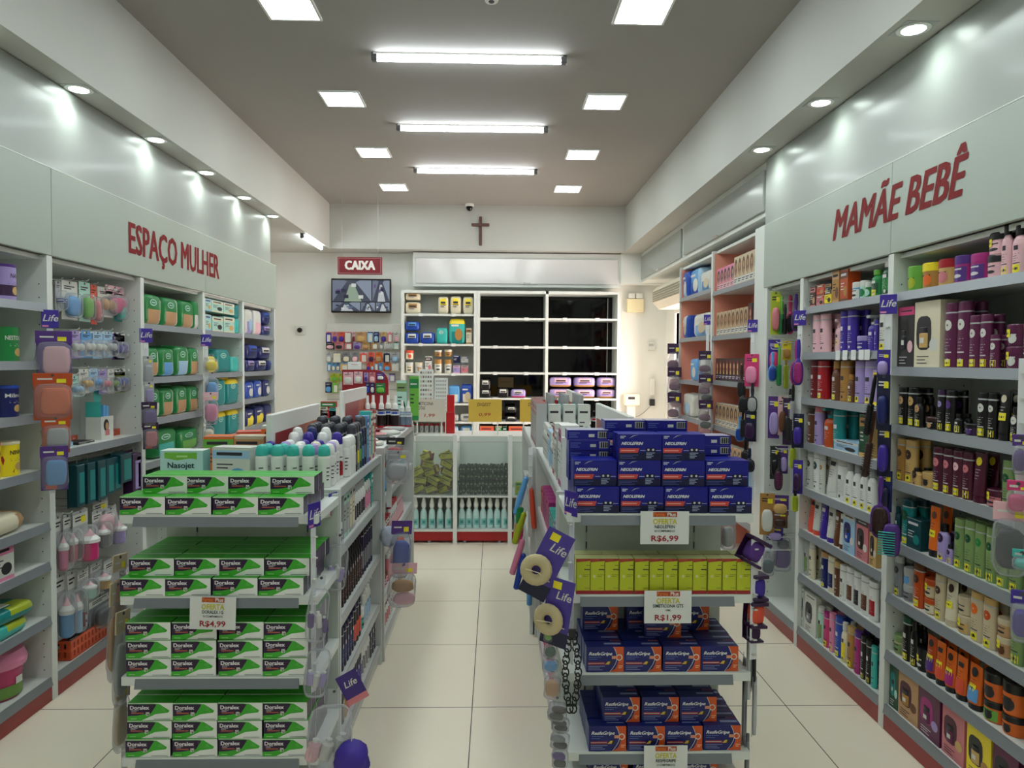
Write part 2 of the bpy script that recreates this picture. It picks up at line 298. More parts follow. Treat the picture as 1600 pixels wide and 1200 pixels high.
link('plate', MB().bbox(-0.055, -0.02, -0.055, 0.055, 0, 0.055, 'offw'), t); link('eye', MB().lathe([(0.03, 0), (0.028, 0.02), (0.012, 0.032)], BLACKG, 14).turn('X', 90).xf(lambda x, y, z: (x, y - 0.02, z)), t)
t = thing('wall_cabinet', 'long glossy white cabinet high on the back wall', 'cabinet', (0.25, 8.3, 2.41))
link('body', MB().box(-1.204, 0.004, 0, 1.204, 0.2, 0.388, LAM), t)
dr = link('door', MB().bbox(-1.17, -0.016, 0.035, 1.17, 0.002, 0.32, M((216, 214, 212), 0.12, 0, 0.4), 0.003), t)
link('handle', MB().bbox(0.05, -0.03, 0.035, 0.16, -0.015, 0.047, CHROME, 0.003), dr)
struct('trim_6', MB().box(1.454, 8.28, 2.46, XE, YB, ZS, LAM), 'white corner filler beside the back cabinet')
# white overhead cabinets along the right wall
def overhead(y0, y1, lab):
    t = thing('overhead_cabinet', lab, 'cabinet', (1.69, (y0 + y1) / 2, 2.47), 0, 'overhead cabinets on the right'); w = (y1 - y0) / 2
    link('body', MB().box(0.004, -w, 0, 0.34, w, ZS - 2.472, LAM), t)
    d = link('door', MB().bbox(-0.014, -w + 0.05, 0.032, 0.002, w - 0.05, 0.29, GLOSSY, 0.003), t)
    link('handle', MB().bbox(-0.028, -0.05, 0.03, -0.012, 0.05, 0.042, CHROME, 0.003), d)
overhead(4.43, 6.42, 'long white overhead cabinet above the hair dye shelves'); overhead(6.42, 8.28, 'white overhead cabinet above the air curtain')
t = thing('air_curtain', 'cream slatted air curtain above the side door', 'air curtain', (1.86, 7.26, 2.13))
link('housing', MB().add([(-0.13, y, z) if a else (x, y, z) for y in (-0.58, 0.58) for a, x, z in ((0, -0.06, 0), (1, 0, 0.07), (1, 0, 0.2), (0, -0.09, 0.24), (0, 0.17, 0.24), (0, 0.17, 0))], [(0, 1, 2, 3, 4, 5), (11, 10, 9, 8, 7, 6)] + [(i, i + 6, (i + 1) % 6 + 6, (i + 1) % 6) for i in range(6)], M((226, 220, 200))), t)
g = MB()
for k in range(5): g.box(-0.136, -0.56, 0.078 + k * 0.024, -0.128, 0.56, 0.09 + k * 0.024, M((150, 140, 116)))
link('grille', g, t)
t = thing('alarm_box', 'cream box with twin lamps, back wall beside dark glass', 'emergency light', (1.66, YB, 2.14))
link('body', MB().bbox(-0.1, -0.06, 0, 0.1, 0, 0.16, M((232, 218, 176))), t)
for s in (-1, 1): link('lamp_head', MB().bbox(s * 0.045 - 0.04, -0.065, 0.165, s * 0.045 + 0.04, -0.005, 0.225, 'offw'), t)
t = thing('thermostat', 'small white control box high beside the door', 'control box', (1.86, YB, 1.69)); link('body', MB().bbox(-0.045, -0.03, 0, 0.045, 0, 0.1, 'offw'), t); link('display', MB().front(-0.03, 0.05, 0.03, 0.08, -0.0305, 'lgrey'), t)
t = thing('wall_phone', 'white wall phone handset with hanging cord', 'phone', (1.88, YB, 1.15))
link('handset', MB().bbox(-0.03, -0.05, 0, 0.03, 0, 0.2, 'offw', 0.01), t); link('plug', MB().bbox(-0.03, -0.05, -0.12, 0.03, 0, -0.04, 'dark', 0.006), t); link('cord', MB().tube([(0, -0.03, -0.1)] + [(-0.05 * k, -0.03, -0.1 - 0.16 * math.sin(k * PI / 9)) for k in range(1, 8)], 0.004, 'grey', 5), t)
t = thing('clock_terminal', 'cream time clock unit on a white stand near the door', 'terminal', (1.62, 8.42, 1.04))
link('housing', MB().bbox(-0.09, -0.06, 0, 0.09, 0.07, 0.13, M((230, 222, 196)), 0.012), t); link('display', MB().front(-0.05, 0.07, 0.03, 0.1, -0.0605, 'dark'), t); link('stand', MB().bbox(-0.05, 0, -1.04, 0.05, 0.06, 0, 'offw'), t)
# ---------------------------------------------------------------- products: every builder stands on z = 0, centred, its face towards -y
CW = dict(offw='off-white', black='black', dark='charcoal', lgrey='light grey', dred='dark red', dorange='rust', lgold='pale gold', dbrown='dark brown', dgreen='dark green', lgreen='light green',
    dteal='dark teal', aqua='turquoise', dblue='dark blue', sky='sky blue', lblue='pale blue', dpurple='dark purple', plum='plum', burg='burgundy', lpink='pale pink', hotpink='hot pink', sage='sage green', neo='deep blue')
cw = lambda c: CW.get(c, c)
def cyl(r, sy=1.0, k=1.012, cx=0, cy=0): return lambda u, v: (cx + k * r * math.sin(u / r), cy - k * r * sy * math.cos(u / r), v)
def patch(mb, fn, u0, v0, u1, v1, m, n=5):
    for i in range(n):
        a, b = u0 + (u1 - u0) * i / n, u0 + (u1 - u0) * (i + 1) / n; mb.poly([fn(a, v0), fn(b, v0), fn(b, v1), fn(a, v1)], m)
def spot(mb, fn, u, v, r, m, ry=None, n=12):
    vs = [fn(u, v)] + [fn(u + r * q / 3 * math.cos(2 * PI * i / n), v + (ry or r) * q / 3 * math.sin(2 * PI * i / n)) for q in (1, 2, 3) for i in range(n)]
    mb.add(vs, [(0, 1 + i, 1 + (i + 1) % n) for i in range(n)] + [(1 + q * n + i, 1 + (q + 1) * n + i, 1 + (q + 1) * n + (i + 1) % n, 1 + q * n + (i + 1) % n) for q in (0, 1) for i in range(n)], m)
def lines(mb, fn, u0, u1, v, n, step, m, hh=0.0016):
    for i in range(n):
        w = (u1 - u0) * (1, .7, .85, .6)[i % 4]; patch(mb, fn, u0, v - i * step, u0 + w, v - i * step + hh, m, 2)
def light(c):
    if not isinstance(c, (str, tuple)): return sum(c.node_tree.nodes['Principled BSDF'].inputs['Base Color'].default_value[:3]) > 0.6
    return sum(PAL[c]) > 330 if isinstance(c, str) else sum(c) > 330
def ink(c): return M((44, 40, 48), 0.6) if light(c) else M((216, 212, 214), 0.5)
def sticker(fn, v, r, u=0): b = MB(); s = min(0.017, r * 0.75); patch(b, fn, u - s, v, u + s, v + s * 1.5, STICK, 3); patch(b, lambda a, c: tuple(1.001 * q for q in fn(a, c)[:2]) + (c,), u - s * .6, v + s * .5, u + s * .6, v + s * .9, INK, 2); return b
def bottle(w, h, c, cap, em=None, st=0, lab=None, sy=0.62, flat=1):
    r = w / 2; hc = h * (0.16 if flat else 0.2); rc = r * (0.97 if flat else 0.55); b = MB(); zb = h - hc
    if flat: b.lathe([(r * .9, 0), (r, .006), (r, zb - .003), (r * .96, zb)], G(c), 18, sy=sy)
    else: b.lathe([(r * .9, 0), (r, .008), (r, zb * .78), (r * .9, zb * .88), (rc * .9, zb)], G(c), 18, sy=sy)
    fn = cyl(r, sy)
    if lab: patch(b, fn, -r * .85, zb * .16, r * .85, zb * .62, lab)
    e = em or ink(c); i2 = ink(lab) if lab else ink(c)
    if em: spot(b, cyl(r, sy, 1.02), 0, zb * .78, r * .6, em); patch(b, cyl(r, sy, 1.034), -r * .1, zb * .765, r * .1, zb * .8, G(c), 2)
    if not em: patch(b, fn, -r * .35, zb * .62, r * .35, zb * .74, i2, 3)
    lines(b, fn, -r * .5, r * .5, zb * .52, 4, zb * .06, i2); patch(b, fn, -r * .6, zb * .27, r * .6, zb * .295, i2, 3); spot(b, fn, r * .1, zb * .14, r * .18, i2)
    k = MB().lathe([(rc * (1 if flat else .95), zb), (rc, zb + .003), (rc, h - .004), (rc * .93, h)], G(cap), 16, sy=sy if flat else .9)
    if flat: k.lathe([(r * 1.005, zb - .001), (r * 1.005, zb + .004)], 'lgrey', 16, sy=sy, caps=False)
    out = [('shampoo_bottle', b), ('cap', k)]
    if st: out.append(('price_sticker', sticker(fn, .006, r)))
    return out
def pump(w, h, c, cap, em=None, st=0, lab=None, sy=0.7):
    r = w / 2; zb = h * .74; b = MB().lathe([(r * .9, 0), (r, .006), (r, zb * .84), (r * .8, zb * .95), (r * .42, zb)], G(c), 18, sy=sy); fn = cyl(r, sy)
    if lab: patch(b, fn, -r * .8, zb * .15, r * .8, zb * .7, lab)
    i2 = ink(lab or c); patch(b, fn, -r * .35, zb * .6, r * .35, zb * .72, i2, 3); lines(b, fn, -r * .5, r * .5, zb * .5, 4, zb * .07, i2)
    k = MB().lathe([(r * .45, zb), (r * .45, zb + h * .07), (r * .2, zb + h * .08), (r * .16, h - .012)], G(cap), 12).bbox(-r * .35, -r * .95, h - .014, r * .3, r * .3, h, G(cap), .003)
    out = [('pump_bottle', b), ('pump_head', k)]
    if st: out.append(('price_sticker', sticker(fn, zb * .3, r)))
    return out
def ctube(w, h, c, cap, em=None, st=0, lab=None):
    r = w / 2; hc = h * .14; b = MB(); rings = []; n = 18
    for t in (0, .3, .6, .85, .97, 1): rings.append([(r * (.92 + .08 * t) * math.cos(2 * PI * i / n), r * .62 * (1 - t) * math.sin(2 * PI * i / n) + .0015 * math.sin(2 * PI * i / n), hc + (h - hc) * t) for i in range(n)])
    b.loft(rings, G(c)); H0 = h - hc
    fn = lambda u, v: (u, -r * .63 * (1 - (v - hc) / H0) * math.sqrt(max(0.02, 1 - (u / r) ** 2)) - .0032, v)
    if lab: patch(b, fn, -r * .8, hc + H0 * .05, r * .8, hc + H0 * .4, lab)
    i2 = ink(c)
    if em: spot(b, fn, 0, hc + H0 * .8, r * .5, em)
    else: patch(b, fn, -r * .5, hc + H0 * .72, r * .5, hc + H0 * .84, i2, 3)
    lines(b, fn, -r * .4, r * .4, hc + H0 * .6, 4, H0 * .07, i2)
    k = MB().lathe([(r * .86, 0), (r * .88, .004), (r * .88, hc - .002), (r * .8, hc)], G(cap), 16, sy=.7); out = [('cream_tube', b), ('cap', k)]
    if st: out.append(('price_sticker', sticker(fn, hc + H0 * .3, r)))
    return out
def jar(w, h, c, cap, em=None, st=0, lab=None):
    r = w / 2; zb = h * .68; b = MB().lathe([(r * .88, 0), (r * .94, .005), (r * .97, zb)], G(c), 20); fn = cyl(r * .97)
    if lab: patch(b, fn, -r * .9, zb * .12, r * .9, zb * .88, lab)
    if em: spot(b, cyl(r * .97, 1, 1.018), r * .15, zb * .5, zb * .32, em)
    else: spot(b, cyl(r * .97, 1, 1.016), 0, zb * .4, r * .5, ink(lab or c), zb * .1)
    patch(b, cyl(r * .97, 1, 1.018), -r * .5, zb * .72, r * .5, zb * .8, ink(lab or c), 3)
    k = MB().lathe([(r, zb), (r, h - .004), (r * .94, h)], G(cap), 20); out = [('cream_jar', b), ('lid', k)]
    if st: out.append(('price_sticker', sticker(cyl(r, 1, 1.02), zb * .6, r, -r * .4)))
    return out
def can(w, h, c, cap, txt, lab=None, tcol='white', band=None):
    r = w / 2; b = MB().lathe([(r * .97, 0), (r, .003), (r, h - .012), (r * .98, h - .01)], G(c), 28); fn = cyl(r, 1, 1.006); f2 = cyl(r, 1, 1.01)
    if lab: patch(b, fn, -r * 1.2, h * .12, r * 1.2, h * .42, lab, 10)
    if band: b.add([fn(u, v) for u, v in ((-r * 1.25, h * .9), (-r * .9, h * .5), (-r * .2, h * .2), (r * 1.0, h * .14), (r * 1.0, h * .08), (-r * .3, h * .1), (-r * 1.0, h * .35), (-r * 1.3, h * .75))], [(0, 1, 6, 7), (1, 2, 5, 6), (2, 3, 4, 5)], band)
    b.text(txt, h * .17, r * .1, h * .68, tcol, .02, fn=f2, wmax=min(r * 1.75, .1 * len(txt) * h)); lines(b, f2, -r * .5, r * .6, h * .5, 2, h * .05, tcol)
    spot(b, f2, r * .15, h * .27, r * .34, 'lgold', h * .12)
    return [('formula_can', b), ('lid', MB().lathe([(r * 1.02, h - .012), (r * 1.02, h - .002), (r * .98, h)], G(cap), 28))]
def kit(w, h, c, win, item=None, top=None, em=None, d=.07):
    b = MB().box(-w / 2, -d / 2, 0, w / 2, d / 2, h, [c, c, G(c), c, c, c]); y = -d / 2 - .0006
    if top: b.front(-w / 2, h * .86, w / 2, h, y, top); lines(b, lambda u, v: (u, y - .0004, v), -w * .3, w * .35, h * .92, 1, .01, ink(top), .005)
    n = 14; cx = -w * .12
    b.poly([(cx + w * .3 * math.copysign(abs(math.cos(2 * PI * i / n)) ** .6, math.cos(2 * PI * i / n)), y, h * .52 + h * .26 * math.copysign(abs(math.sin(2 * PI * i / n)) ** .6, math.sin(2 * PI * i / n))) for i in range(n)], win)
    b.disc(w * .27, h * .34, w * .16, y - .0004, em or 'offw', 14, h * .1); lines(b, lambda u, v: (u, y - .0004, v), -w * .38, w * .1, h * .16, 3, h * .05, ink(c), .003)
    it = item or 'dark'; g = MB()
    g.lathe([(w * .17, 0), (w * .175, h * .2), (w * .15, h * .22), (w * .15, h * .3), (w * .13, h * .31)], [G(it), G(it), G('dark'), G('dark')], 12, cx=cx, cy=0, sy=.3).front(cx - w * .08, h * .07, cx + w * .08, h * .15, -w * .055, 'offw')
    g.xf(lambda x, yy, z: (x, yy + y + .001, z + h * .3)); return [('gift_box', b), ('windowed_bottles', g)]
def carton(w, h, c, band, d=.05, band2=None, tc=None, pic=None, top=None):
    b = MB().box(-w / 2, -d / 2, 0, w / 2, d / 2, h, [c, top or c, G(c), c, band2 or c, band2 or c]); y = -d / 2 - .0005; f = lambda u, v: (u, y - .0004, v)
    b.front(-w / 2, h * .72, w / 2, h * .93, y, band); b.front(-w / 2, 0, w / 2, h * .1, y, band2 or band); lines(b, f, -w * .38, w * .3, h * .8, 1, .01, ink(band), min(.012, h * .08))
    if pic: b.disc(w * .18, h * .32, w * .22, y - .0002, pic, 12, h * .17)
    lines(b, f, -w * .38, w * .05, h * .56, 3, h * .09, tc or ink(c), h * .03)
    b.front(-w / 2, h * .985, w / 2, h, y, 'lgrey')
    return [('carton', b)]
def dye(w, h, c, hair, face, d=.06, low='offw'):
    b = MB().box(-w / 2, -d / 2, 0, w / 2, d / 2, h, [c, 'offw', c, c, c, c]); y = -d / 2 - .0004
    b.disc(0, h * .62, w * .4, y, hair, 14, h * .3); b.disc(w * .04, h * .66, w * .17, y - .0003, face, 12, h * .13); b.poly([(w * .05 - w * .2, y - .0002, h * .3), (w * .25, y - .0002, h * .3), (w * .14, y - .0002, h * .52), (-w * .02, y - .0002, h * .52)], face)
    b.front(-w / 2, h * .06, w / 2, h * .28, y - .0004, low); lines(b, lambda u, v: (u, y - .0007, v), -w * .38, w * .38, h * .19, 2, h * .07, ink(low), h * .03); return [('hair_dye_box', b)]
def pack(w, d, h, c, side=None, low=None, top=None, logo=None, win=None, e=.32, seed=1):
    """soft plastic pack of diapers or pads, with its printed zones"""
    rr = random.Random(seed); C, S = G(c), G(side or c); lo = G(low) if low else C; tp = G(top) if top else C
    def mf(x, y, z):
        if top and z > .62: return tp
        if side and x > .58: return S
        if low and y < -.3 and z < -.12 + .2 * math.sin(x * 7) and -.6 < x < .5: return lo
        return C
    b = MB().pillow(w, d, h, mf, e, 24, 14, (0, 0, h / 2), .035, seed); y = -d / 2 - .002
    if logo: b.disc(-w * .06, h * .72, w * .2, y, G(logo), 14, h * .11); b.disc(-w * .06, h * .72, w * .15, y - .0006, C, 14, h * .075); b.front(-w * .16, h * .70, w * .05, h * .74, y - .001, logo)
    if win: b.disc(w * .1, h * .38, w * .24, y, G(win), 14, h * .24); b.front(-w * .35, h * .7, w * .1, h * .78, y, 'offw')
    return [('diaper_pack', b), ('top_seam', MB().bbox(-w * .4, -.003, h * .97, w * .4, .003, h * 1.03, tp, .001))]
def roundpack(w, d, h, c, lab, txtc='dark', seed=1, low=None, e=.4):
    def mf(x, y, z):
        if y < -.35 and abs(x) < .62 and -.1 < z < .75: return G(lab)
        if low and y < -.3 and z < -.35: return G(low)
        return G(c)
    b = MB().pillow(w, d, h, mf, e, 24, 12, (0, 0, h / 2), .03, seed); b.front(-w * .22, h * .58, w * .22, h * .7, -d / 2 - .002, txtc); lines(b, lambda u, v: (u, -d / 2 - .002, v), -w * .25, w * .25, h * .48, 2, h * .1, txtc, h * .04)
    return [('pad_pack', b)]
def rollon(c='white', cap='aqua', h=.125, r=.022, band=None):
    zb = h * .74; b = MB().lathe([(r * .85, 0), (r, .004), (r * .98, zb * .55), (r, zb * .93), (r * .9, zb)], G(c), 16); f = cyl(r)
    if band: patch(b, f, -r * 1.1, zb * .1, r * 1.1, zb * .5, band, 6)
    lines(b, f, -r * .2, r * .5, zb * .62, 4, zb * .12, 'dark', .004)
    k = MB().lathe([(r * .92, zb), (r * .97, zb + .004), (r * .97, zb + (h - zb) * .38), (r * .9, zb + (h - zb) * .62), (r * .7, zb + (h - zb) * .86), (r * .38, h - .0015), (.001, h)], G(cap), 16, caps=False); return [('roll_on_deodorant', b), ('cap', k)]
def aero(c, cap, h=.15, r=.024, band='grey'):
    zb = h * .76; b = MB().lathe([(r * .96, 0), (r, .004), (r, zb * .96), (r * .86, zb)], G(c), 16); f = cyl(r); patch(b, f, -r, zb * .2, r, zb * .55, band, 6); patch(b, f, -r * .6, zb * .66, r * .6, zb * .76, ink(c), 4); lines(b, cyl(r, 1, 1.02), -r * .5, r * .5, zb * .45, 3, zb * .08, ink(band))
    return [('spray_can', b), ('cap', MB().lathe([(r * .9, zb), (r * .9, zb + .006), (r * .8, zb + .008), (r * .78, h - .014), (r * .6, h - .004), (r * .3, h)], [G('silver')] + [G(cap)] * 4, 16))]
def syrup(c, lab, cap='white', h=.17, r=.03):
    zb = h * .6; b = MB().lathe([(r * .95, 0), (r, .004), (r, zb * .86), (r * .5, zb)], G(c), 16); f = cyl(r); patch(b, f, -r * 1.2, zb * .72, r * 1.2, zb * .84, lab, 6); patch(b, f, -r * 1.2, .004, r * 1.2, zb * .12, 'red', 6); b.lathe([(r * 1.01, zb * .66), (r * 1.01, zb * .86)], 'white', 16, caps=False)
    return [('syrup_bottle', b), ('cap', MB().lathe([(r * .62, zb * .97), (r * .6, zb * 1.2), (r * .36, zb * 1.3), (r * .3, h)], G(cap), 12))]
def spray_bottle():
    b = MB().lathe([(.027, 0), (.0295, .005), (.0295, .11), (.024, .145), (.012, .17)], M((190, 222, 220), .25, 0, .2), 16); f = cyl(.0295)
    patch(b, f, -.023, .03, .023, .085, M((120, 190, 186)), 6); patch(b, cyl(.0295, 1, 1.02), -.01, .045, .012, .07, M((60, 140, 140)), 3)
    return [('spray_bottle', b), ('nozzle', MB().lathe([(.013, .17), (.02, .185), (.022, .2), (.012, .25), (.004, .268)], G('white'), 12))]
# things that hang: origin at the hole, the card runs down from it
def card(w, h, c, bub, band=None, d=.03, sh='pill', name='blister_pack', st=0, clear_=0):
    b = MB().bbox(-w / 2, 0, -h, w / 2, .002, .012, M(c) if isinstance(c, str) else M(c), .0008); b.front(-w / 2, -h * .24, w / 2, -.004, -.0004, band or c); b.disc(0, .003, .006, -.0008, HOLE, 10); f = lambda u, v: (u, -.0009, v)
    lines(b, f, -w * .36, w * .3, -h * .1, 2, h * .06, ink(band or c), h * .03); k = MB()
    if sh == 'pill': k.pillow(w * .78, d, h * .56, G(bub), .7, 16, 8, (0, -d / 2, -h * .62))
    elif sh == 'pair':
        for s in (-1, 1): k.pillow(w * .42, d, w * .42, G(bub), .9, 12, 8, (s * w * .23, -d / 2, -h * .55)); k.lathe([(w * .1, 0), (w * .13, .008)], 'offw', 10, cx=s * w * .23, cy=-d, sy=.4).xf(lambda x, y, z: (x, y, z))
    elif sh == 'bottle': k.lathe([(w * .2, 0), (w * .3, .01), (w * .3, h * .34), (w * .36, h * .37), (w * .36, h * .43), (w * .2, h * .5), (w * .09, h * .57), (w * .04, h * .62)], [G(bub), G(bub), G(bub), 'white', 'white', G('lpink'), G('lpink')], 14, cy=-w * .36).xf(lambda x, y, z: (x, y, z - h * .95))
    elif sh == 'ring':
        for i in range(12): a = 2 * PI * i / 12; k.pillow(w * .2, d, w * .2, G(bub if i % 2 else 'white'), .9, 8, 6, (w * .26 * math.cos(a), -d / 2, -h * .6 + w * .26 * math.sin(a)))
    elif sh == 'box': k.bbox(-w * .46, -d, -h * .98, w * .46, -.001, -h * .02, G(bub), .003).front(-w * .2, -h * .9, w * .38, -h * .2, -d - .001, band or 'offw')
    out = [(name, b), ('contents', k)]
    if st: out.append(('price_sticker', MB().front(w * .02, -h * .2, w * .36, -h * .08, -.0014, STICK)))
    if clear_: out.append(('clear_cover', MB().pillow(w * .9, d * 1.25, h * .7, BUBBLE, .5, 14, 8, (0, -d * .62, -h * .6))))
    return out
def film_bag(w, h, hdr, items, d=.04, seed=1, name='hanging_bag'):
    """crinkled clear bag with a card header and small goods inside; items = [(kind, colour)]"""
    rr = random.Random(seed)
    if hdr is None: b = MB().bbox(-w * .2, -.001, -h * .2, w * .2, .001, .012, FILM, .0004); b.disc(0, .004, .005, -.0014, HOLE, 8)
    else: b = MB().bbox(-w / 2, -.003, -h * .2, w / 2, .003, .014, M(hdr), .001).front(w * .1, -h * .15, w * .34, -h * .06, -.0035, STICK).disc(0, .004, .006, -.0036, HOLE, 8)
    if hdr: lines(b, lambda u, v: (u, -.0036, v), -w * .38, w * .0, -h * .08, 1, .01, 'offw', .007)
    k = MB()
    for i, (kd, c) in enumerate(items):
        n = len(items); cx = rr.uniform(-.12, .12) * w; cz = -h * (.3 + .62 * i / max(1, n)) - h * .04
        if kd == 'b':
            dx, dz = (i - (n - 1) / 2) * w * .3, -h * .5 - rr.uniform(0, .12) * h
            k.join(MB().lathe([(w * .12, -h * .26), (w * .15, -h * .24), (w * .15, -h * .06), (w * .07, -h * .03), (w * .08, 0)], [G(c)] * 3 + [G('white')], 10).turn('Y', rr.uniform(-14, 14)).xf(lambda x, y, z: (x + dx, y, z + dz)))
        elif kd == 'd': k.pillow(w * .8, d * .8, h * .6 / n, G(c), .8, 14, 8, (cx, 0, cz - h * .3 / n), .15, i)
        elif kd == 's': k.pillow(w * .8, d, h * .58, G(c), .6, 18, 10, (cx * .3, 0, -h * .6), .22, i)
        elif kd == 'f': b.bbox(-w * .48, -.001, -h, w * .48, .002, -h * .19, M(hdr), .001); k.pillow(w * .72, d * .7, h * .62, G(c), .4, 18, 10, (w * .06, -.003, -h * .57), .2, i).front(-w * .3, -h * .97, w * .1, -h * .86, -.002, 'coral')
    f = MB().pillow(w, d * 1.2, h * .84, FILM, .5, 14, 10, (0, 0, -h * .58), .14, seed); return [(name, b), ('contents', k), ('clear_film', f)]
def bristles(k, r, z0, z1, m, n=11, rows=9, ln=.012, sy=1.0, th=.0016):
    for j in range(rows):
        z = z0 + (z1 - z0) * (j + .5) / rows
        for i in range(n):
            a = 2 * PI * (i + .5 * (j % 2)) / n; c, s_ = math.cos(a), math.sin(a); p = Vector((r * c, r * s_ * sy, z)); q = Vector(((r + ln) * c, (r + ln) * s_ * sy, z)); t = Vector((-s_, c, 0)) * th; u = Vector((0, 0, th))
            k.add([p - t, p + u, p + t, q], [(0, 1, 3), (1, 2, 3), (2, 0, 3)], m)
def round_brush(c, br, L=.24, r=.02, barrel=None):
    b = MB().lathe([(.004, 0), (.006, -.004), (.009, -.03), (.008, -L * .45), (.006, -L * .48)], G(c), 10); hd = MB().lathe([(r * .6, -L * .48), (r * .7, -L * .5), (r * .7, -L * .97), (r * .4, -L)], barrel or M(br), 14); bristles(hd, r * .7, -L * .96, -L * .5, M(br), 12, 12, r * .55)
    return [('round_hairbrush', b), ('bristle_head', hd)]
def paddle_brush(c, pad, L=.24, w=.07):
    b = MB().lathe([(.005, 0), (.009, -.005), (.012, -.05), (.009, -L * .42), (.014, -L * .48)], G(c), 10, sy=.7).pillow(w, .018, L * .55, G(c), .75, 18, 10, (0, 0, -L * .73)); p = MB().pillow(w * .82, .014, L * .46, M(pad), .75, 16, 10, (0, -.008, -L * .73))
    for i in range(9):
        for j in range(5): x, z = (j - 2) * w * .15, -L * .53 - i * L * .05; p.add([(x - .0015, -.013, z), (x + .0015, -.013, z), (x, -.013, z + .003), (x, -.026, z)], [(0, 1, 3), (1, 2, 3), (2, 0, 3)], 'black')
    return [('paddle_hairbrush', b), ('bristle_pad', p)]
def comb(c, L=.2, w=.04):
    b = MB().bbox(-w / 2, -.002, -L, -w / 2 + .013, .002, 0, G(c), .001)
    for i in range(24): z = -L * .04 - i * L * .04; b.box(-w / 2 + .012, -.0012, z - .0024, w / 2, .0012, z, G(c))
    return [('hair_comb', b)]
def clip_strip(L, n=8, txt='Life', c='violet', hs=1):
    b = MB().bbox(-.013, 0, -L, .013, .0025, 0, M((226, 228, 230)), .0008)
    for i in range(n): b.box(-.006, -.012, -L * (i + .6) / n - .004, .006, 0, -L * (i + .6) / n, 'offw')
    if not hs: return [('clip_strip', b)]
    s = MB().bbox(-.033, -.004, -.012, .033, -.001, .068, M(c, .4), .001).text(txt, .042, 0, .03, 'offw', .01, .25, y=-.0046).front(-.03, -.008, -.006, -.001, -.0045, 'pink'); return [('clip_strip', b), ('header_card', s)]
def price_card(rows, w=.148, h=.112):
    b = MB().bbox(-w / 2, 0, -h, w / 2, .0016, 0, PAPER, .0005); b.front(-w * .24, -h * .17, w * .25, -h * .02, -.0006, M((176, 70, 30)))
    b.text('Farma', h * .155, -w * .115, -h * .096, M((236, 130, 40)), .012, y=-.001, wmax=w * .22).text('Plus', h * .155, w * .135, -h * .096, 'white', .02, y=-.001, wmax=w * .17)
    b.text('OFERTA', h * .22, 0, -h * .315, M((206, 196, 52)), .03, y=-.001, wmax=w * .5); v = .47
    for i, t in enumerate(rows[:-1]): b.text(t, h * (.14 if i == 0 else .09), 0, -h * v, M((34, 60, 56)), .02 if i == 0 else .01, y=-.001, wmax=w * (.046 if i == 0 else .03) * len(t)); v += .13
    b.text(rows[-1], h * .24, 0, -h * .83, M((160, 36, 44)), .02, y=-.001, wmax=w * .56); return b
# ---------------------------------------------------------------- wall shelving
def bay(side, y0, y1, zs, lab, depth=0.36, ztop=2.008, back=None, colouring=None, X=None, hooks=(), kick=True, z0=0.0, post=0.02, tags={}):
    """one shelving unit against a wall; local -y is its open front"""
    X = X if X is not None else (XL if side < 0 else XR); w = (y1 - y0) / 2; back = back or LAM
    t = thing('shelving_unit', lab, 'shelving', (X, (y0 + y1) / 2, 0), -side * PI / 2, 'white shelving units along the walls')
    for s in (-1, 1):
        p = MB().box(s * w, 0, z0, s * (w - post), depth, ztop, LAM); xi = s * (w - post - 0.0006)
        for k in range(int((ztop - 0.2) / 0.06)):
            for yy in (0.035, depth - 0.05): z = 0.14 + k * 0.06; p.poly([(xi, yy - .0035, z), (xi, yy, z + .004), (xi, yy + .0035, z), (xi, yy, z - .004)], HOLE)
        link('side_panel', p, t)
    if colouring:
        for q in (-1, 1): link('side_colouring', MB().box(q * (w - post), .014, .06, q * (w - post - .0015), depth - .02, ztop - .02, colouring), t, label='salmon lining')  # thin salmon sheets set the colour of the inner side faces
    link('back_panel', MB().box(-w + post, depth - 0.02, 0.06, w - post, depth, ztop, back), t)
    link('top_panel', MB().box(-w + post, 0.03, ztop - 0.02, w - post, depth - 0.02, ztop, LAM), t)
    for i, z in enumerate(zs):
        last = kick and i == len(zs) - 1
        sh = link('base_shelf' if last else 'shelf', MB().box(-w + post, 0.012, z - 0.005, w - post, depth - 0.02, z + 0.017, LAM), t)
        r = MB().add([(-w + post, 0.012, z - .016), (-w + post, -.004, z - .018), (-w + post, .004, z + .019), (-w + post, .012, z + .019), (w - post, 0.012, z - .016), (w - post, -.004, z - .018), (w - post, .004, z + .019), (w - post, .012, z + .019)], [(0, 1, 2, 3), (7, 6, 5, 4), (0, 4, 5, 1), (1, 5, 6, 2), (2, 6, 7, 3), (3, 7, 4, 0)], RAIL)
        link('price_rail', r, sh)
        for u in tags.get(i, ()): link('price_tag', MB().bbox(u - .022, -.0075, z - .022, u + .022, -.0055, z + .024, PAPER, .0005), sh)
    if kick: link('kick_plate', MB().bbox(-w, 0.002, 0, w, 0.03, zs[-1] - 0.016, KICK, 0.002), t)
    for (x, z, L) in hooks: link('peg_hook', MB().tube([(x, depth - .02, z), (x, depth - .02 - L, z + .004), (x, depth - .028 - L, z + .016)], .003, 'offw', 5), t)
    return t
SH = {0: 'top'}
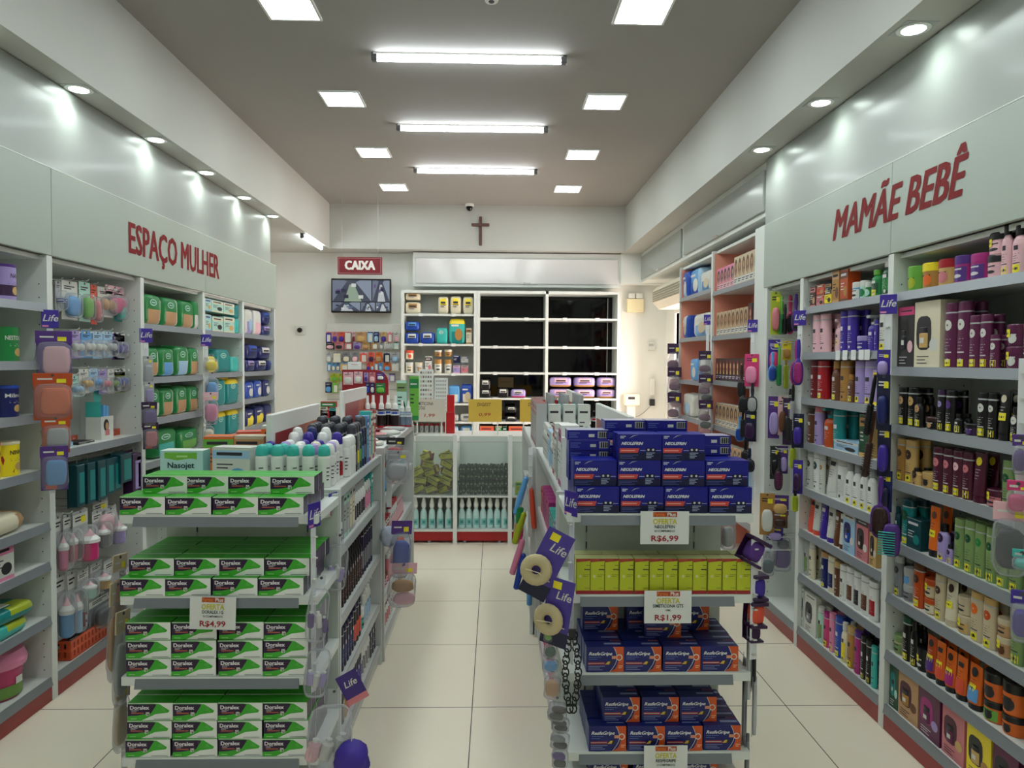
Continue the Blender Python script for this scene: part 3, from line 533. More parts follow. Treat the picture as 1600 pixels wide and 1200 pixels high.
def fascia(side, y0, y1, z0, z1, seams, txt, ty, tz, tw, th, shear, lab):
    X = XL if side < 0 else XR; t = thing('sign_board', lab, 'sign', (X, (y0 + y1) / 2, z0), -side * PI / 2); mid = (y0 + y1) / 2; edges = [y0, *seams, y1]
    for a, b in zip(edges, edges[1:]):
        p = ((a - mid) * -side, (b - mid) * -side); link('panel', MB().bbox(min(p) + .0012, -.004, 0, max(p) - .0012, .018, z1 - z0, FASC, .002), t)
    link('lettering', MB().bold(txt, th, (ty - mid) * -side, tz - z0, M((126, 24, 28), 0.6, 0, 0, 0, 0.2), .0055, shear, y=-.0052, wmax=tw), t, label='red lettering')
    link('top_ledge', MB().box(-(y1 - y0) / 2, -.004, z1 - z0, (y1 - y0) / 2, .05, z1 - z0 + .004, LAM), t)
# left
B0, B1, B2, B3, B4 = (2.40, 3.256), (3.256, 4.095), (4.095, 4.95), (4.95, 5.715), (5.715, 6.53)
Z0 = (1.773, 1.518, 1.285, 1.037, .794, .614, .368, .088)
bay(-1, *B0, Z0, 'shelving unit with formula cans, nearest on the left wall', depth=.36)
bay(-1, *B1, (1.105, .088), 'shelving unit with hanging baby bottles and teats, left wall')
bay(-1, *B2, (1.735, 1.425, 1.18, .93, .7, .088), 'shelving unit full of green diaper packs, left wall', depth=.34)
bay(-1, *B3, (1.733, 1.435, 1.19, .958, .7, .088), 'shelving unit with teal wipes under the letters HER', depth=.34)
bay(-1, *B4, (1.741, 1.433, 1.21, .98, .7, .088), 'shelving unit with blue pad packs, last on the left', depth=.34)
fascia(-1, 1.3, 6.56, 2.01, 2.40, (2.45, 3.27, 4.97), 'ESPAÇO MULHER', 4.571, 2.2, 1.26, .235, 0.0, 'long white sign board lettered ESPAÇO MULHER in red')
# right
A, Bb, Cc = (2.965, 3.835), (2.12, 2.965), (3.835, 4.345)
bay(1, *Bb, (1.825, 1.519, 1.28, 1.05, .793, .565, .322, .09), 'shelving unit of hair products below the word BEBÊ', depth=.36)
bay(1, *A, (1.829, 1.588, 1.348, 1.108, .864, .634, .39, .097), 'shelving unit of hair products below the word MAMÃE', depth=.36, tags={1: (.0, .07, .15, .22, .27)})
bay(1, *Cc, (.09,), 'narrow shelving unit hung with hairbrushes, right wall', depth=.36)
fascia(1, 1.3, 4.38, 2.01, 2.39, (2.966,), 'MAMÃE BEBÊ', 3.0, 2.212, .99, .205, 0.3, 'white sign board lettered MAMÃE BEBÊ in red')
XD = 1.70
DZS = (2.085, 1.738, 1.395, 1.05, .75, .45, .1)
t = thing('filler_panel', 'tall white filler panel beside the hair dye shelves', 'panel', (XD, 4.5, 0), -PI / 2); link('board', MB().box(-.145, -.005, 0, .145, .33, 2.42, LAM), t)
bay(1, 4.645, 5.59, DZS, 'shelving unit of hair dye with salmon back, right wall', X=XD, depth=.32, ztop=2.42, back=SALMON, colouring=SALMON)
bay(1, 5.59, 6.58, (2.12, 1.75, 1.375, 1.05, .75, .45, .1), 'shelving unit of adult diapers with salmon back, right wall', X=XD, depth=.32, ztop=2.42, back=SALMON, colouring=SALMON)

# ---------------------------------------------------------------- rows of products on the wall shelves
NOUN = {'bottle': 'shampoo bottle', 'cone': 'bottle', 'pump': 'pump bottle', 'tube': 'cream tube', 'jar': 'jar', 'kit': 'gift box', 'carton': 'carton', 'can': 'formula can', 'dye': 'hair dye box', 'pack': 'pack', 'rpack': 'pack'}
CATS = {'bottle': 'bottle', 'cone': 'bottle', 'pump': 'bottle', 'tube': 'tube', 'jar': 'jar', 'kit': 'box', 'carton': 'box', 'can': 'can', 'dye': 'box', 'pack': 'diaper pack', 'rpack': 'pad pack'}
def opt(fl, k, d=None):
    for f in fl:
        if f.startswith(k + ':'): return f[2:]
    return d
def make(kd, w, h, cs, fl):
    w = max(.02, round(w / .004) * .004); h = max(.03, round(h / .006) * .006); em = opt(fl, 'e'); lab = opt(fl, 'l'); st = 's' in fl; c, k = cs[0], cs[1] if len(cs) > 1 else cs[0]; d = None
    if kd in ('bottle', 'cone'): fn = lambda: bottle(w, h, c, k, em, st, lab, .62, kd == 'bottle'); d = w * .62
    elif kd == 'pump': fn = lambda: pump(w, h, c, k, em, st, lab); d = w * .8
    elif kd == 'tube': fn = lambda: ctube(w, h, c, k, em, st, lab); d = w * .65
    elif kd == 'jar': w = min(w, .13); fn = lambda: jar(w, h, c, k, em, st, lab); d = w
    elif kd == 'kit': d = .07; fn = lambda: kit(w, h, c, k, cs[2] if len(cs) > 2 else None, opt(fl, 't'), em)
    elif kd == 'carton': d = float(opt(fl, 'd', '.06')); fn = lambda: carton(w, h, c, k, d, lab, None, em)
    elif kd == 'can': w = min(w, h * .9); d = w; fn = lambda: can(w, h, c, k, opt(fl, 't', ''), lab, opt(fl, 'i', 'white'), opt(fl, 'b'))
    elif kd == 'dye': d = .06; fn = lambda: dye(w, h, c, k, cs[2], d, cs[3])
    elif kd == 'pack': d = float(opt(fl, 'd', '.22')); sd = int(opt(fl, 'n', '1')); fn = lambda: pack(w, d, h, c, opt(fl, 'i'), opt(fl, 'w'), opt(fl, 't'), opt(fl, 'o'), opt(fl, 'v'), seed=sd)
    elif kd == 'rpack': d = float(opt(fl, 'd', '.14')); fn = lambda: roundpack(w, d, h, c, k, 'dark', 1, opt(fl, 'w'))
    return proto((kd, w, h, d, tuple(cs), tuple(sorted(fl))), fn), d
def wall_row(side, spec, org, sc, zsh, where, X=None, grp=None, off=.022, wscale=.96, lim=None, zl=()):
    """spec: 'u0 u1 vtop kind colours flags; ...' read off an enlarged view with origin org and scale sc"""
    X = X if X is not None else (XL if side < 0 else XR); Xf = X + side * off; z = zsh + .0175; items = []
    for it in spec.strip().split(';'):
        p = it.split()
        if not p: continue
        cs = [q for q in p[4:] if ':' not in q and q != 's']; fl = [q for q in p[4:] if ':' in q or q == 's']
        u0, u1, v = map(float, p[:3]); px0, px1, py = org[0] + u0 * sc, org[0] + u1 * sc, org[1] + v * sc; items.append((px0, px1, py, p[3], cs, fl))
    cnt = 0
    for n, (px0, px1, py, kd, cs, fl) in enumerate(items):
        ya, yb = sorted((on_x(px0, 600, Xf).y, on_x(px1, 600, Xf).y)); w = (yb - ya) * wscale; base = z
        if lim: ya, yb = max(ya, lim[0] + .024), min(yb, lim[1] - .024); w = (yb - ya) * wscale
        pm = (px0 + px1) / 2
        if opt(fl, 'z'): base = on_x(pm, org[1] + float(opt(fl, 'z')) * sc, Xf).z
        if opt(fl, 'y'): base = z + float(opt(fl, 'y'))
        h = on_x(pm, py, Xf).z - base; up = [q for q in zl if q > base]
        if up: h = min(h, min(up) - .024 - base)
        fl2 = [f for f in fl if f[:2] not in ('z:', 'y:', 'r:')]
        pr, d = make(kd, w, h, cs, fl2); bk = float(opt(fl, 'r', '0'))
        lab = f"{opt(fl, 'N', '') or cw(cs[0])} {NOUN[kd]}, {ORD[n]} from left on the {where}".replace('_', ' ')
        put(pr, (X + side * (off + d / 2 + bk), (ya + yb) / 2, base), -side * PI / 2 + R.uniform(-.04, .04), lab, CATS[kd], grp)
        if side > 0 and kd in ('bottle', 'cone', 'tube', 'pump') and 'hair' in (grp or '') and not bk:
            put(pr, (X + side * (off + d * 1.5 + .012), (ya + yb) / 2 + .006, base), -side * PI / 2, lab.replace(f', {ORD[n]}', f' behind the {ORD[n]}'), CATS[kd], grp)
SN = ('top shelf', 'second shelf', 'third shelf', 'fourth shelf', 'fifth shelf', 'sixth shelf', 'seventh shelf', 'bottom shelf')
ZB = (1.825, 1.519, 1.28, 1.05, .793, .565, .322, .09); ZA = (1.829, 1.588, 1.348, 1.108, .864, .634, .39, .097)
RB = [((1240, 340), .225, '740 833 345 jar lgreen lgreen e:lime; 836 943 320 jar gold yellow e:orange; 946 1053 300 jar lgold red e:rose; 1057 1163 272 jar magenta purple l:purple; 1167 1282 250 jar magenta magenta l:purple; 1285 1395 272 jar lpink dark; 1288 1420 112 jar lpink black z:272 l:lpink s; 1400 1466 62 cone lpink black s; 1468 1560 60 cone lpink black s; 1566 1640 180 cone green lgreen s'),
 ((1240, 340), .225, '705 826 620 kit dark black dark t:hotpink e:lpink; 830 1008 585 kit cream dark lgold e:offw; 1018 1100 592 bottle plum plum e:offw s; 1104 1190 585 bottle plum plum e:offw s; 1193 1262 680 bottle plum plum e:offw s; 1264 1340 668 bottle plum plum e:offw s; 1342 1400 815 bottle plum plum e:offw s; 1425 1560 893 jar plum plum l:plum e:offw s; 1428 1556 745 jar plum plum z:893 e:offw s; 1566 1640 590 bottle black black e:orange s'),
 ((1240, 560), .225, '712 772 200 bottle black black e:tan s; 778 845 203 bottle black black e:lgold s; 828 884 272 cone black black e:tan s; 888 985 402 jar black dbrown e:tan; 990 1036 220 bottle black dpurple e:lilac s; 1040 1105 222 bottle black black e:purple s; 1106 1160 380 cone black black s; 1168 1255 448 jar dpurple black e:purple; 1262 1335 236 bottle black black e:offw s; 1340 1398 243 bottle black black e:offw s; 1402 1482 216 tube black black e:cream s; 1494 1565 345 cone black black e:offw s; 1572 1640 250 bottle black black e:offw s'),
 ((1240, 560), .225, '712 766 560 bottle gold lgold e:dbrown s; 768 838 568 bottle lgold lgold e:dbrown s; 822 876 770 cone lgold black e:dbrown; 878 962 795 jar lgold lgold e:dark; 964 1030 612 bottle burg burg e:rose s; 1034 1100 624 bottle burg burg e:rose s; 1104 1170 642 bottle burg burg e:lpink s; 1174 1236 656 bottle burg burg e:rose s; 1238 1320 664 tube burg burg e:yellow; 1322 1445 912 jar burg burg l:rose s; 1450 1524 712 bottle sage sage e:dgreen s; 1530 1602 742 bottle sage sage e:dgreen s'),
 ((1230, 760), .231, '722 772 135 cone dteal dteal s; 776 850 90 bottle teal dteal e:dgreen s; 832 928 230 carton dteal dteal e:teal; 960 1030 142 tube orange dark e:brown s; 1022 1094 262 cone lilac black e:dpurple s l:lilac; 1096 1136 405 cone lilac black e:dpurple s; 1140 1205 222 bottle sage sage e:dgreen s; 1210 1278 244 bottle sage sage e:dgreen s; 1282 1350 268 bottle sage sage e:green s; 1358 1426 294 bottle sage sage e:dgreen s; 1430 1508 330 bottle sage sage e:dgreen s; 1514 1600 380 bottle sage sage e:dgreen s'),
 ((1230, 760), .231, '722 790 480 bottle grey lgrey e:dark s; 792 864 688 jar lgrey lgrey l:grey; 793 863 570 jar lgrey lgrey z:688 e:sky; 868 934 540 bottle dorange brown e:dbrown s; 936 1016 770 jar lgold dorange l:cream; 937 1015 645 jar lgold dorange z:770 l:beige s; 1020 1080 612 bottle beige beige e:dbrown s; 1082 1160 652 tube cream beige e:dbrown s; 1164 1254 888 jar beige beige l:lgold s; 1165 1253 762 jar beige beige z:888; 1258 1346 730 bottle beige lgold e:orange s; 1350 1430 772 bottle beige lgold e:dorange s; 1432 1536 1040 jar tan beige e:brown s; 1433 1535 910 jar tan beige z:1040; 1545 1620 830 bottle sage beige e:dgreen s'),
 ((1230, 960), .231, '735 802 168 jar beige sage l:sage; 806 858 42 bottle black dgreen s; 862 910 70 cone black black s; 898 966 260 jar black black s; 966 1030 172 tube dorange dark l:purple e:dark s; 1032 1096 214 tube orange dark l:coral s; 1098 1166 268 tube orange dark l:magenta e:dbrown s; 1170 1244 312 tube orange dark l:coral; 1248 1342 372 tube orange dark l:sky e:dark s; 1346 1468 620 jar orange black l:lgreen e:dark; 1346 1468 420 jar orange black z:620 e:dark; 1474 1600 716 jar orange black e:dark; 1474 1600 490 jar orange black z:716 e:dark'),
 ((1230, 960), .231, '672 798 330 kit dgreen teal teal e:mint; 802 938 440 kit tan burg gold e:brown; 942 1098 555 kit plum magenta plum e:lilac; 1104 1270 678 kit rose burg plum e:lgold; 1276 1456 815 kit yellow dark lgold e:gold; 1462 1640 950 kit plum dark burg e:lilac')]
for i, (o, s, sp) in enumerate(RB): wall_row(1, sp, o, s, ZB[i], SN[i] + ' below BEBÊ', grp='hair products below the sign BEBÊ', lim=Bb, zl=ZB)
RA = [((1130, 400), .25, '530 568 195 carton dbrown rose e:tan; 570 618 250 carton rose dorange e:dbrown; 571 617 185 carton coral brown y:.055 e:tan; 622 663 218 carton yellow dark e:dark; 622 663 176 carton dark gold y:.05; 668 712 95 carton gold tan e:brown; 716 768 85 carton dorange brown e:gold; 774 824 168 jar sky offw l:offw; 828 862 160 jar mint offw e:green; 864 892 166 jar green offw e:mint; 896 950 92 cone green lgreen s l:dgreen; 956 1026 34 cone dgreen offw l:green'),
 ((1130, 400), .25, '540 580 358 bottle lpink lpink; 582 630 354 bottle lpink lpink; 606 680 510 jar lpink lpink l:lpink s r:.05; 682 712 396 pump lpink lpink s; 712 750 340 bottle violet violet; 753 803 335 bottle violet violet; 806 870 500 jar violet lilac; 874 930 372 pump violet lgrey; 931 950 400 bottle violet violet; 952 1006 300 bottle offw offw s'),
 ((1130, 400), .25, '532 570 650 bottle dred dred; 572 624 648 bottle red red s; 616 658 702 pump red coral s r:.05; 664 708 655 cone brown gold s; 714 766 650 bottle gold gold; 768 800 742 cone brown gold s; 806 860 655 bottle lilac lilac s; 863 930 655 bottle lilac lilac s; 936 966 716 carton lilac yellow'),
 ((1240, 560), .225, '90 130 350 bottle brown dbrown; 134 182 338 bottle lilac rose; 190 256 346 pump dorange teal; 262 322 348 bottle teal teal; 286 462 574 carton lblue offw e:dark d:.12; 464 530 388 carton dgreen gold l:lgold'),
 ((1240, 560), .225, '95 130 642 bottle offw offw e:dark; 134 180 650 bottle white white e:dteal; 184 212 668 bottle offw offw e:gold; 214 290 672 tube offw offw; 300 360 704 bottle white offw l:offw; 362 410 728 cone white silver s; 412 460 740 cone white silver s; 462 512 752 cone white silver s; 514 566 772 cone white silver s'),
 ((1230, 760), .231, '128 200 66 tube coral coral; 176 220 104 tube offw coral; 222 268 124 tube violet violet; 270 318 150 tube offw violet; 320 362 178 tube brown brown; 364 394 200 tube offw brown; 398 478 192 kit lblue dblue blue t:offw; 484 576 240 kit rose dark dbrown t:dark; 580 628 288 kit lgold dark dbrown t:dark'),
 ((1230, 760), .231, '116 156 370 bottle lgrey lgrey l:sage; 160 192 390 bottle cream offw; 194 236 498 bottle sage cream l:dgreen r:.03; 240 282 456 bottle dblue tan l:dblue s; 286 332 482 bottle cream cream l:dblue; 334 368 524 bottle brown lgold; 370 412 548 bottle white white l:offw; 416 462 562 bottle white white l:brown; 466 510 586 bottle white white l:dark; 514 566 620 bottle white white l:brown; 570 622 664 bottle white white l:red'),
 ((1230, 960), .231, '78 142 -168 kit offw dark grey t:offw; 146 226 -116 kit offw dark grey t:offw; 230 264 -30 bottle mint offw l:sage; 268 304 10 bottle hotpink magenta s; 308 342 16 bottle pink pink s; 346 388 42 bottle blue blue s; 392 428 80 cone cream white s l:yellow; 430 474 112 bottle gold lgold s; 480 520 140 bottle magenta purple; 526 560 170 bottle black black s; 564 598 196 bottle black black s; 602 632 240 bottle aqua aqua')]
for i, (o, s, sp) in enumerate(RA): wall_row(1, sp, o, s, ZA[i], SN[i] + ' below MAMÃE', grp='hair products below the sign MAMÃE', lim=A, zl=ZA)
# hair dye and adult diaper bays
for i, (z, c0, hair, face, low, h, n) in enumerate(((2.085, 'pink', 'dark', 'tan', 'lpink', .17, 11), (1.738, (196, 172, 140), 'brown', 'tan', 'offw', .18, 10), (1.395, 'dbrown', 'dred', 'lgold', 'dpurple', .17, 9), (1.05, (190, 164, 132), 'dbrown', 'tan', 'offw', .17, 10), (.75, 'tan', 'dark', 'lgold', 'offw', .17, 10))):
    for k in range(n):
        y = 5.545 - (k + .5) * (.87 / n) * (.8 if i == 2 else 1); c = c0
        if i == 0 and k > 4: c, h2, hr = 'beige', h + .035, 'brown'
        elif i == 1 and k > 7: c, h2, hr = 'dark', h + .02, 'dred'
        else: h2, hr = h, hair
        lw = 'offw' if i == 0 and k > 4 else ('dark' if c == 'dark' else low)
        put(proto(('dye', i, c, h2), lambda: dye(.076, h2, c, hr, face, .06, lw)), (XD + .056, y, z + .0175), -PI / 2, f'{cw(c) if isinstance(c, str) else "beige"} hair dye box, {ORD[k]} from left on the {SN[i]} of the dye unit', 'box', 'hair dye boxes on the salmon shelves')
W1 = [((1020, 340), .25, '165 205 300 pack blue d:.2 v:offw w:lblue; 200 262 268 pack sky d:.2 i:lblue v:offw w:blue r:.03; 285 350 335 pack offw d:.18 w:sky v:beige'), ((1020, 340), .25, '168 212 612 pack offw d:.2 w:blue v:beige i:blue; 236 350 596 pack offw d:.2 w:sky v:beige'), ((1020, 340), .25, '228 274 880 pack sky d:.16 v:offw; 285 320 872 pack offw d:.14 w:blue'), ((1020, 340), .25, '180 250 1100 pack offw d:.16 w:lgrey v:lblue')]
for i, (o, s, sp) in enumerate(W1): wall_row(1, sp, o, s, (2.12, 1.75, 1.375, 1.05)[i], SN[i] + ' beside the door', X=XD, grp='adult diaper packs by the side door', lim=(5.59, 6.58), zl=(2.4, 2.12, 1.75, 1.375))

# ---------------------------------------------------------------- left wall: cans and packs
zl = (0, 380), .35
L0 = [((0, 380), .35, '-52 24 72 can purple lilac t:NAN l:offw i:purple; 30 108 96 can lilac purple t:NAN l:dpurple i:dpurple'), ((0, 380), .35, '-100 13 372 can green green t:NESTOGENO i:offw; 17 132 374 can green green t:NESTOGENO i:offw'), ((0, 380), .35, '-66 22 636 can dblue blue t:Milnutri i:offw; 25 117 636 can dblue blue t:Milnutri i:offw'), ((0, 380), .35, '-55 26 890 can yellow orange t:NINHO i:dark b:red; 30 112 886 can yellow cream t:NINHO i:dark b:red')]
for i, (o, s, sp) in enumerate(L0): wall_row(-1, sp, o, s, Z0[i], SN[i] + ' by the left edge', grp='infant formula cans', lim=B0, zl=Z0)
wall_row(-1, '-60 52 212 carton offw pink e:dark d:.1', (0, 780), .35, Z0[5], 'sixth shelf by the left edge')
for k, (c, zz, lab) in enumerate((('aqua', 0, 'turquoise wipes pack lying under another, near left edge'), ('teal', .06, 'teal wipes pack lying on top of another, near left edge'))):
    put(proto(('wipe', c), lambda: [('wipes_pack', MB().pillow(.3, .17, .06, lambda x, y, z: G('lime') if x > .2 and z > 0 and y < 0 else G(c), .4, 20, 10, (0, 0, .03), .05)), ('flap', MB().bbox(-.05, -.04, .056, .05, .04, .062, 'offw', .004))]), (XL - .1, 2.97 + k * .03, Z0[6] + .0175 + zz), PI / 2 - .1 * k, lab, 'wipes pack')
put([(n, b.mesh(n)) for n, b in [('rice_bag', MB().pillow(.36, .2, .09, lambda x, y, z: 'tan' if x > .55 else 'cream', .55, 20, 10, (0, 0, .045), .08))]], (XL - .12, 2.96, Z0[4] + .0175), PI / 2, 'cream pouch with brown end lying on the fifth left shelf', 'pouch')
put([(n, b.mesh(n)) for n, b in [('cleaner_bag', MB().pillow(.24, .09, .225, lambda x, y, z: G('dgreen') if z < -.35 + .25 * math.sin(5 * x) else (G('offw') if .3 < z < .6 and abs(x) < .3 else G('sky')),   .5, 24, 14, (0, 0, .1125), .05))]], (XL - .1, 2.80, .1055), PI / 2, 'blue and green printed bag on the bottom left shelf', 'bag')
put([(n, b.mesh(n)) for n, b in [('pink_tub', MB().lathe([(.085, 0), (.1, .13), (.102, .14)], G((196, 60, 110)), 24).join(MB().front(-.02, .06, .02, .09, -.0985, 'offw'))), ('lid', MB().lathe([(.112, .135), (.115, .16), (.1, .2), (.06, .212)], G('pink'), 24)), ('label', (lambda b: (patch(b, cyl(.094), -.08, .01, .08, .06, M((112, 150, 70)), 6), b)[1])(MB()))]], (XL - .13, 3.06, .1055), PI / 2, 'pink tub with domed pink lid on the bottom left shelf', 'tub')
L2 = [((200, 380), .3, '92 186 264 pack green d:.22 i:offw w:tan o:mint n:1; 190 272 282 pack green d:.22 i:offw w:tan o:mint n:2; 275 354 300 pack green d:.22 i:offw w:tan o:mint n:3; 350 382 300 pack green d:.2 i:lgreen w:offw n:4'), ((200, 380), .3, '100 170 542 pack green d:.22 i:offw w:tan o:mint n:5; 172 250 545 pack green d:.22 i:offw w:sky o:mint n:6; 252 325 536 pack green d:.22 i:offw w:lblue o:mint n:7; 327 382 545 pack green d:.22 i:offw w:tan o:mint n:8'), ((200, 380), .3, '112 172 752 pack green d:.22 i:offw w:offw o:mint n:9; 174 245 752 pack green d:.22 i:offw w:tan o:mint n:10; 247 315 745 pack green d:.22 i:offw w:tan o:mint n:11; 317 380 742 pack green d:.22 i:green w:tan o:mint n:12'), ((200, 380), .3, '140 260 968 pack green d:.24 w:aqua n:13 o:mint; 264 380 965 pack green d:.24 w:lgreen n:14 o:mint'), ((200, 380), .3, '110 240 1095 pack dgreen d:.24 w:green n:15; 244 380 1095 pack dgreen d:.24 w:green n:16')]
for i, (o, s, sp) in enumerate(L2): wall_row(-1, sp, o, s, (1.735, 1.425, 1.18, .93, .7)[i], SN[i] + ' of the green unit', grp='green diaper packs', lim=B2, zl=(2.0, 1.735, 1.425, 1.18, .93, .7))
L3 = [((200, 380), .3, '402 436 372 carton mint lblue e:lgold d:.1; 438 500 382 carton mint cream e:dark d:.1; 502 556 385 carton mint cream e:lgold d:.1; 560 598 392 pack aqua d:.12 n:1; 403 437 272 carton mint lblue e:lgold d:.1 y:.14; 438 499 278 carton mint cream e:dark d:.1 y:.14; 501 556 292 carton mint cream e:lgold d:.1 y:.14; 560 598 310 pack teal d:.12 n:2 y:.12'), ((200, 380), .3, '408 462 590 pack yellow d:.12 v:orange n:3; 466 536 550 pack teal d:.2 o:mint n:4; 540 584 592 pack aqua d:.16 n:5'), ((200, 380), .3, '440 514 708 pack teal d:.16 i:aqua n:6 o:mint; 516 586 706 pack teal d:.16 t:yellow n:7 o:mint'), ((200, 380), .3, '450 518 880 pack teal d:.16 t:yellow n:8 o:mint; 522 592 868 pack teal d:.16 t:yellow n:9 o:mint')]
for i, (o, s, sp) in enumerate(L3): wall_row(-1, sp, o, s, (1.733, 1.435, 1.19, .958)[i], SN[i] + ' of the teal unit', grp='teal packs and mint cartons', lim=B3, zl=(2.0, 1.733, 1.435, 1.19, .958))
L4 = [((200, 380), .3, '615 655 345 pack offw d:.14 w:lilac v:lblue i:blue n:1; 660 700 350 pack offw d:.14 w:lpink i:blue n:2; 704 764 430 rpack dblue lilac d:.26; 705 762 350 rpack dblue blue d:.26 y:.1'), ((200, 380), .3, '616 672 606 rpack dblue lilac d:.24; 675 730 606 rpack dblue offw d:.28; 618 690 525 rpack dblue blue d:.24 y:.1; 692 765 535 rpack dblue offw d:.28 y:.1; 734 766 608 rpack dblue blue d:.24'), ((200, 380), .3, '616 655 722 pack blue d:.1 v:offw i:offw n:3; 660 700 716 pack blue d:.1 v:offw i:offw n:4; 704 745 712 pack dblue d:.1 v:offw n:5'), ((200, 380), .3, '616 660 862 pack dblue d:.16 w:yellow v:yellow n:6; 664 712 850 pack dblue d:.16 w:yellow v:yellow n:7; 716 764 838 pack dblue d:.16 w:gold n:8')]
for i, (o, s, sp) in enumerate(L4): wall_row(-1, sp, o, s, (1.741, 1.433, 1.21, .98)[i], SN[i] + ' of the blue unit', grp='blue and white pad packs', lim=B4, zl=(2.0, 1.741, 1.433, 1.21, .98))
# ---------------------------------------------------------------- centre gondolas with their end displays
def art(mb, w, h, d, fn): fn(mb, w, h, -d / 2 - .0004); return mb
def doralex():
    w, h, d = .143, .0575, .055; g, p, o = G('doragreen'), G('dorapurple'), G((240, 243, 238)); b = MB().box(-w / 2, -d / 2, 0, w / 2, d / 2, h, [g, g, o, g, p, p]); y = -d / 2 - .0004
    X = lambda u: -w / 2 + u * w; Zf = lambda v: v * h; P = lambda pts, yy, m: b.poly([(X(u), yy, Zf(v)) for u, v in pts], m)
    P([(0, 0), (.30, 0), (.62, .36), (.9, .44), (.93, .56), (.70, .93), (.55, .96), (0, .96)], y, g); P([(0, .26), (.2, .28), (.52, .42), (.64, .9), (.6, .93), (0, .93)], y - .0003, p)
    P([(.72, .6), (.86, .5), (.78, .8)], y - .0005, G((84, 186, 70))); P([(.4, .27), (.48, .27), (.48, .48), (.4, .48)], y - .0006, 'offw'); b.text('1g', h * .16, X(.44), Zf(.37), p, .02, y=y - .001)
    b.bold('Doralex', h * .3, X(.26), Zf(.73), M((236, 232, 238), .5), .0006, y=y - .0009, wmax=w * .42); P([(.08, .40), (.36, .40), (.36, .46), (.08, .46)], y - .0009, M((190, 90, 70)))
    f = lambda u, v: (u, y - .0009, v); lines(b, f, X(.08), X(.24), Zf(.57), 2, h * .07, M((200, 196, 206)), h * .03); lines(b, f, X(.58), X(.95), Zf(.06), 1, .01, 'grey', h * .03); lines(b, f, X(.06), X(.2), Zf(.08), 1, .01, M((150, 220, 130)), h * .05)
    P([(0, .985), (1, .985), (1, 1), (0, 1)], y - .0004, 'offw')
    for k in range(3): b.poly([(w / 2 + .0005, -d / 2 + d * (.2 + k * .25), h * .15), (w / 2 + .0005, -d / 2 + d * (.3 + k * .25), h * .15), (w / 2 + .0005, -d / 2 + d * (.3 + k * .25), h * .85), (w / 2 + .0005, -d / 2 + d * (.2 + k * .25), h * .85)], M((110, 88, 124)))
    return [('tablet_box', b)]
def neo():
    w, h, d = .141, .0845, .05; c, dk = G((12, 18, 136)), G('neod'); b = MB().box(-w / 2, -d / 2, 0, w / 2, d / 2, h, [c, G((18, 28, 146)), c, c, c, dk]); y = -d / 2 - .0004
    b.front(-w / 2, 0, w / 2, h * .3, y, dk); X = lambda u: -w / 2 + u * w; b.bold('NEOLEFRIN', h * .155, X(.3), h * .64, M((230, 232, 240), .5), .0005, .35, y=y - .001, wmax=w * .5)
    b.poly([(X(.02), y - .0006, h * .28), (X(.44), y - .0006, h * .28), (X(.48), y - .0006, h * .46), (X(.02), y - .0006, h * .46)], M((206, 72, 64))); b.front(X(.05), h * .35, X(.38), h * .39, y - .0009, M((236, 170, 160)))
    b.front(X(.5), h * .37, X(.98), h * .385, y - .0004, 'offw'); b.front(X(.62), h * .3, X(.86), h * .46, y - .0006, dk); lines(b, lambda u, v: (u, y - .001, v), X(.64), X(.84), h * .26, 4, h * .06, M((150, 160, 190)), h * .035); b.disc(X(.69), h * .4, h * .045, y - .0009, 'offw', 10); b.disc(X(.8), h * .4, h * .045, y - .0009, 'offw', 10)
    b.poly([(X(.24), y - .0006, h * .84), (X(.34), y - .0006, h * .93), (X(.46), y - .0006, h * .98), (X(.33), y - .0006, h * .95)], 'offw'); lines(b, lambda u, v: (u, y - .0009, v), X(.03), X(.16), h * .9, 2, h * .06, M((190, 196, 220)), h * .04); lines(b, lambda u, v: (u, y - .0009, v), X(.03), X(.46), h * .18, 3, h * .06, M((74, 88, 160)), h * .025)
    return [('capsule_box', b)]
def neo_flat():
    w, h, d = .141, .034, .0845; c = G((12, 18, 136)); b = MB().box(-w / 2, -d / 2, 0, w / 2, d / 2, h, [c, G((168, 164, 190)), c, c, c, c]); y = -d / 2 - .0004
    b.front(w * .02, h * .3, w * .16, h * .6, y, 'offw'); b.front(w * .24, h * .2, w * .46, h * .85, y, 'offw'); lines(b, lambda u, v: (u, y, v), -w * .46, -w * .2, h * .66, 3, h * .2, M((90, 104, 180)), h * .08)
    for k in range(8): b.front(w * (.25 + k * .026), h * .24, w * (.25 + k * .026) + .0018 * (1 + k % 2), h * .8, y - .0004, 'black')
    return [('capsule_box', b)]
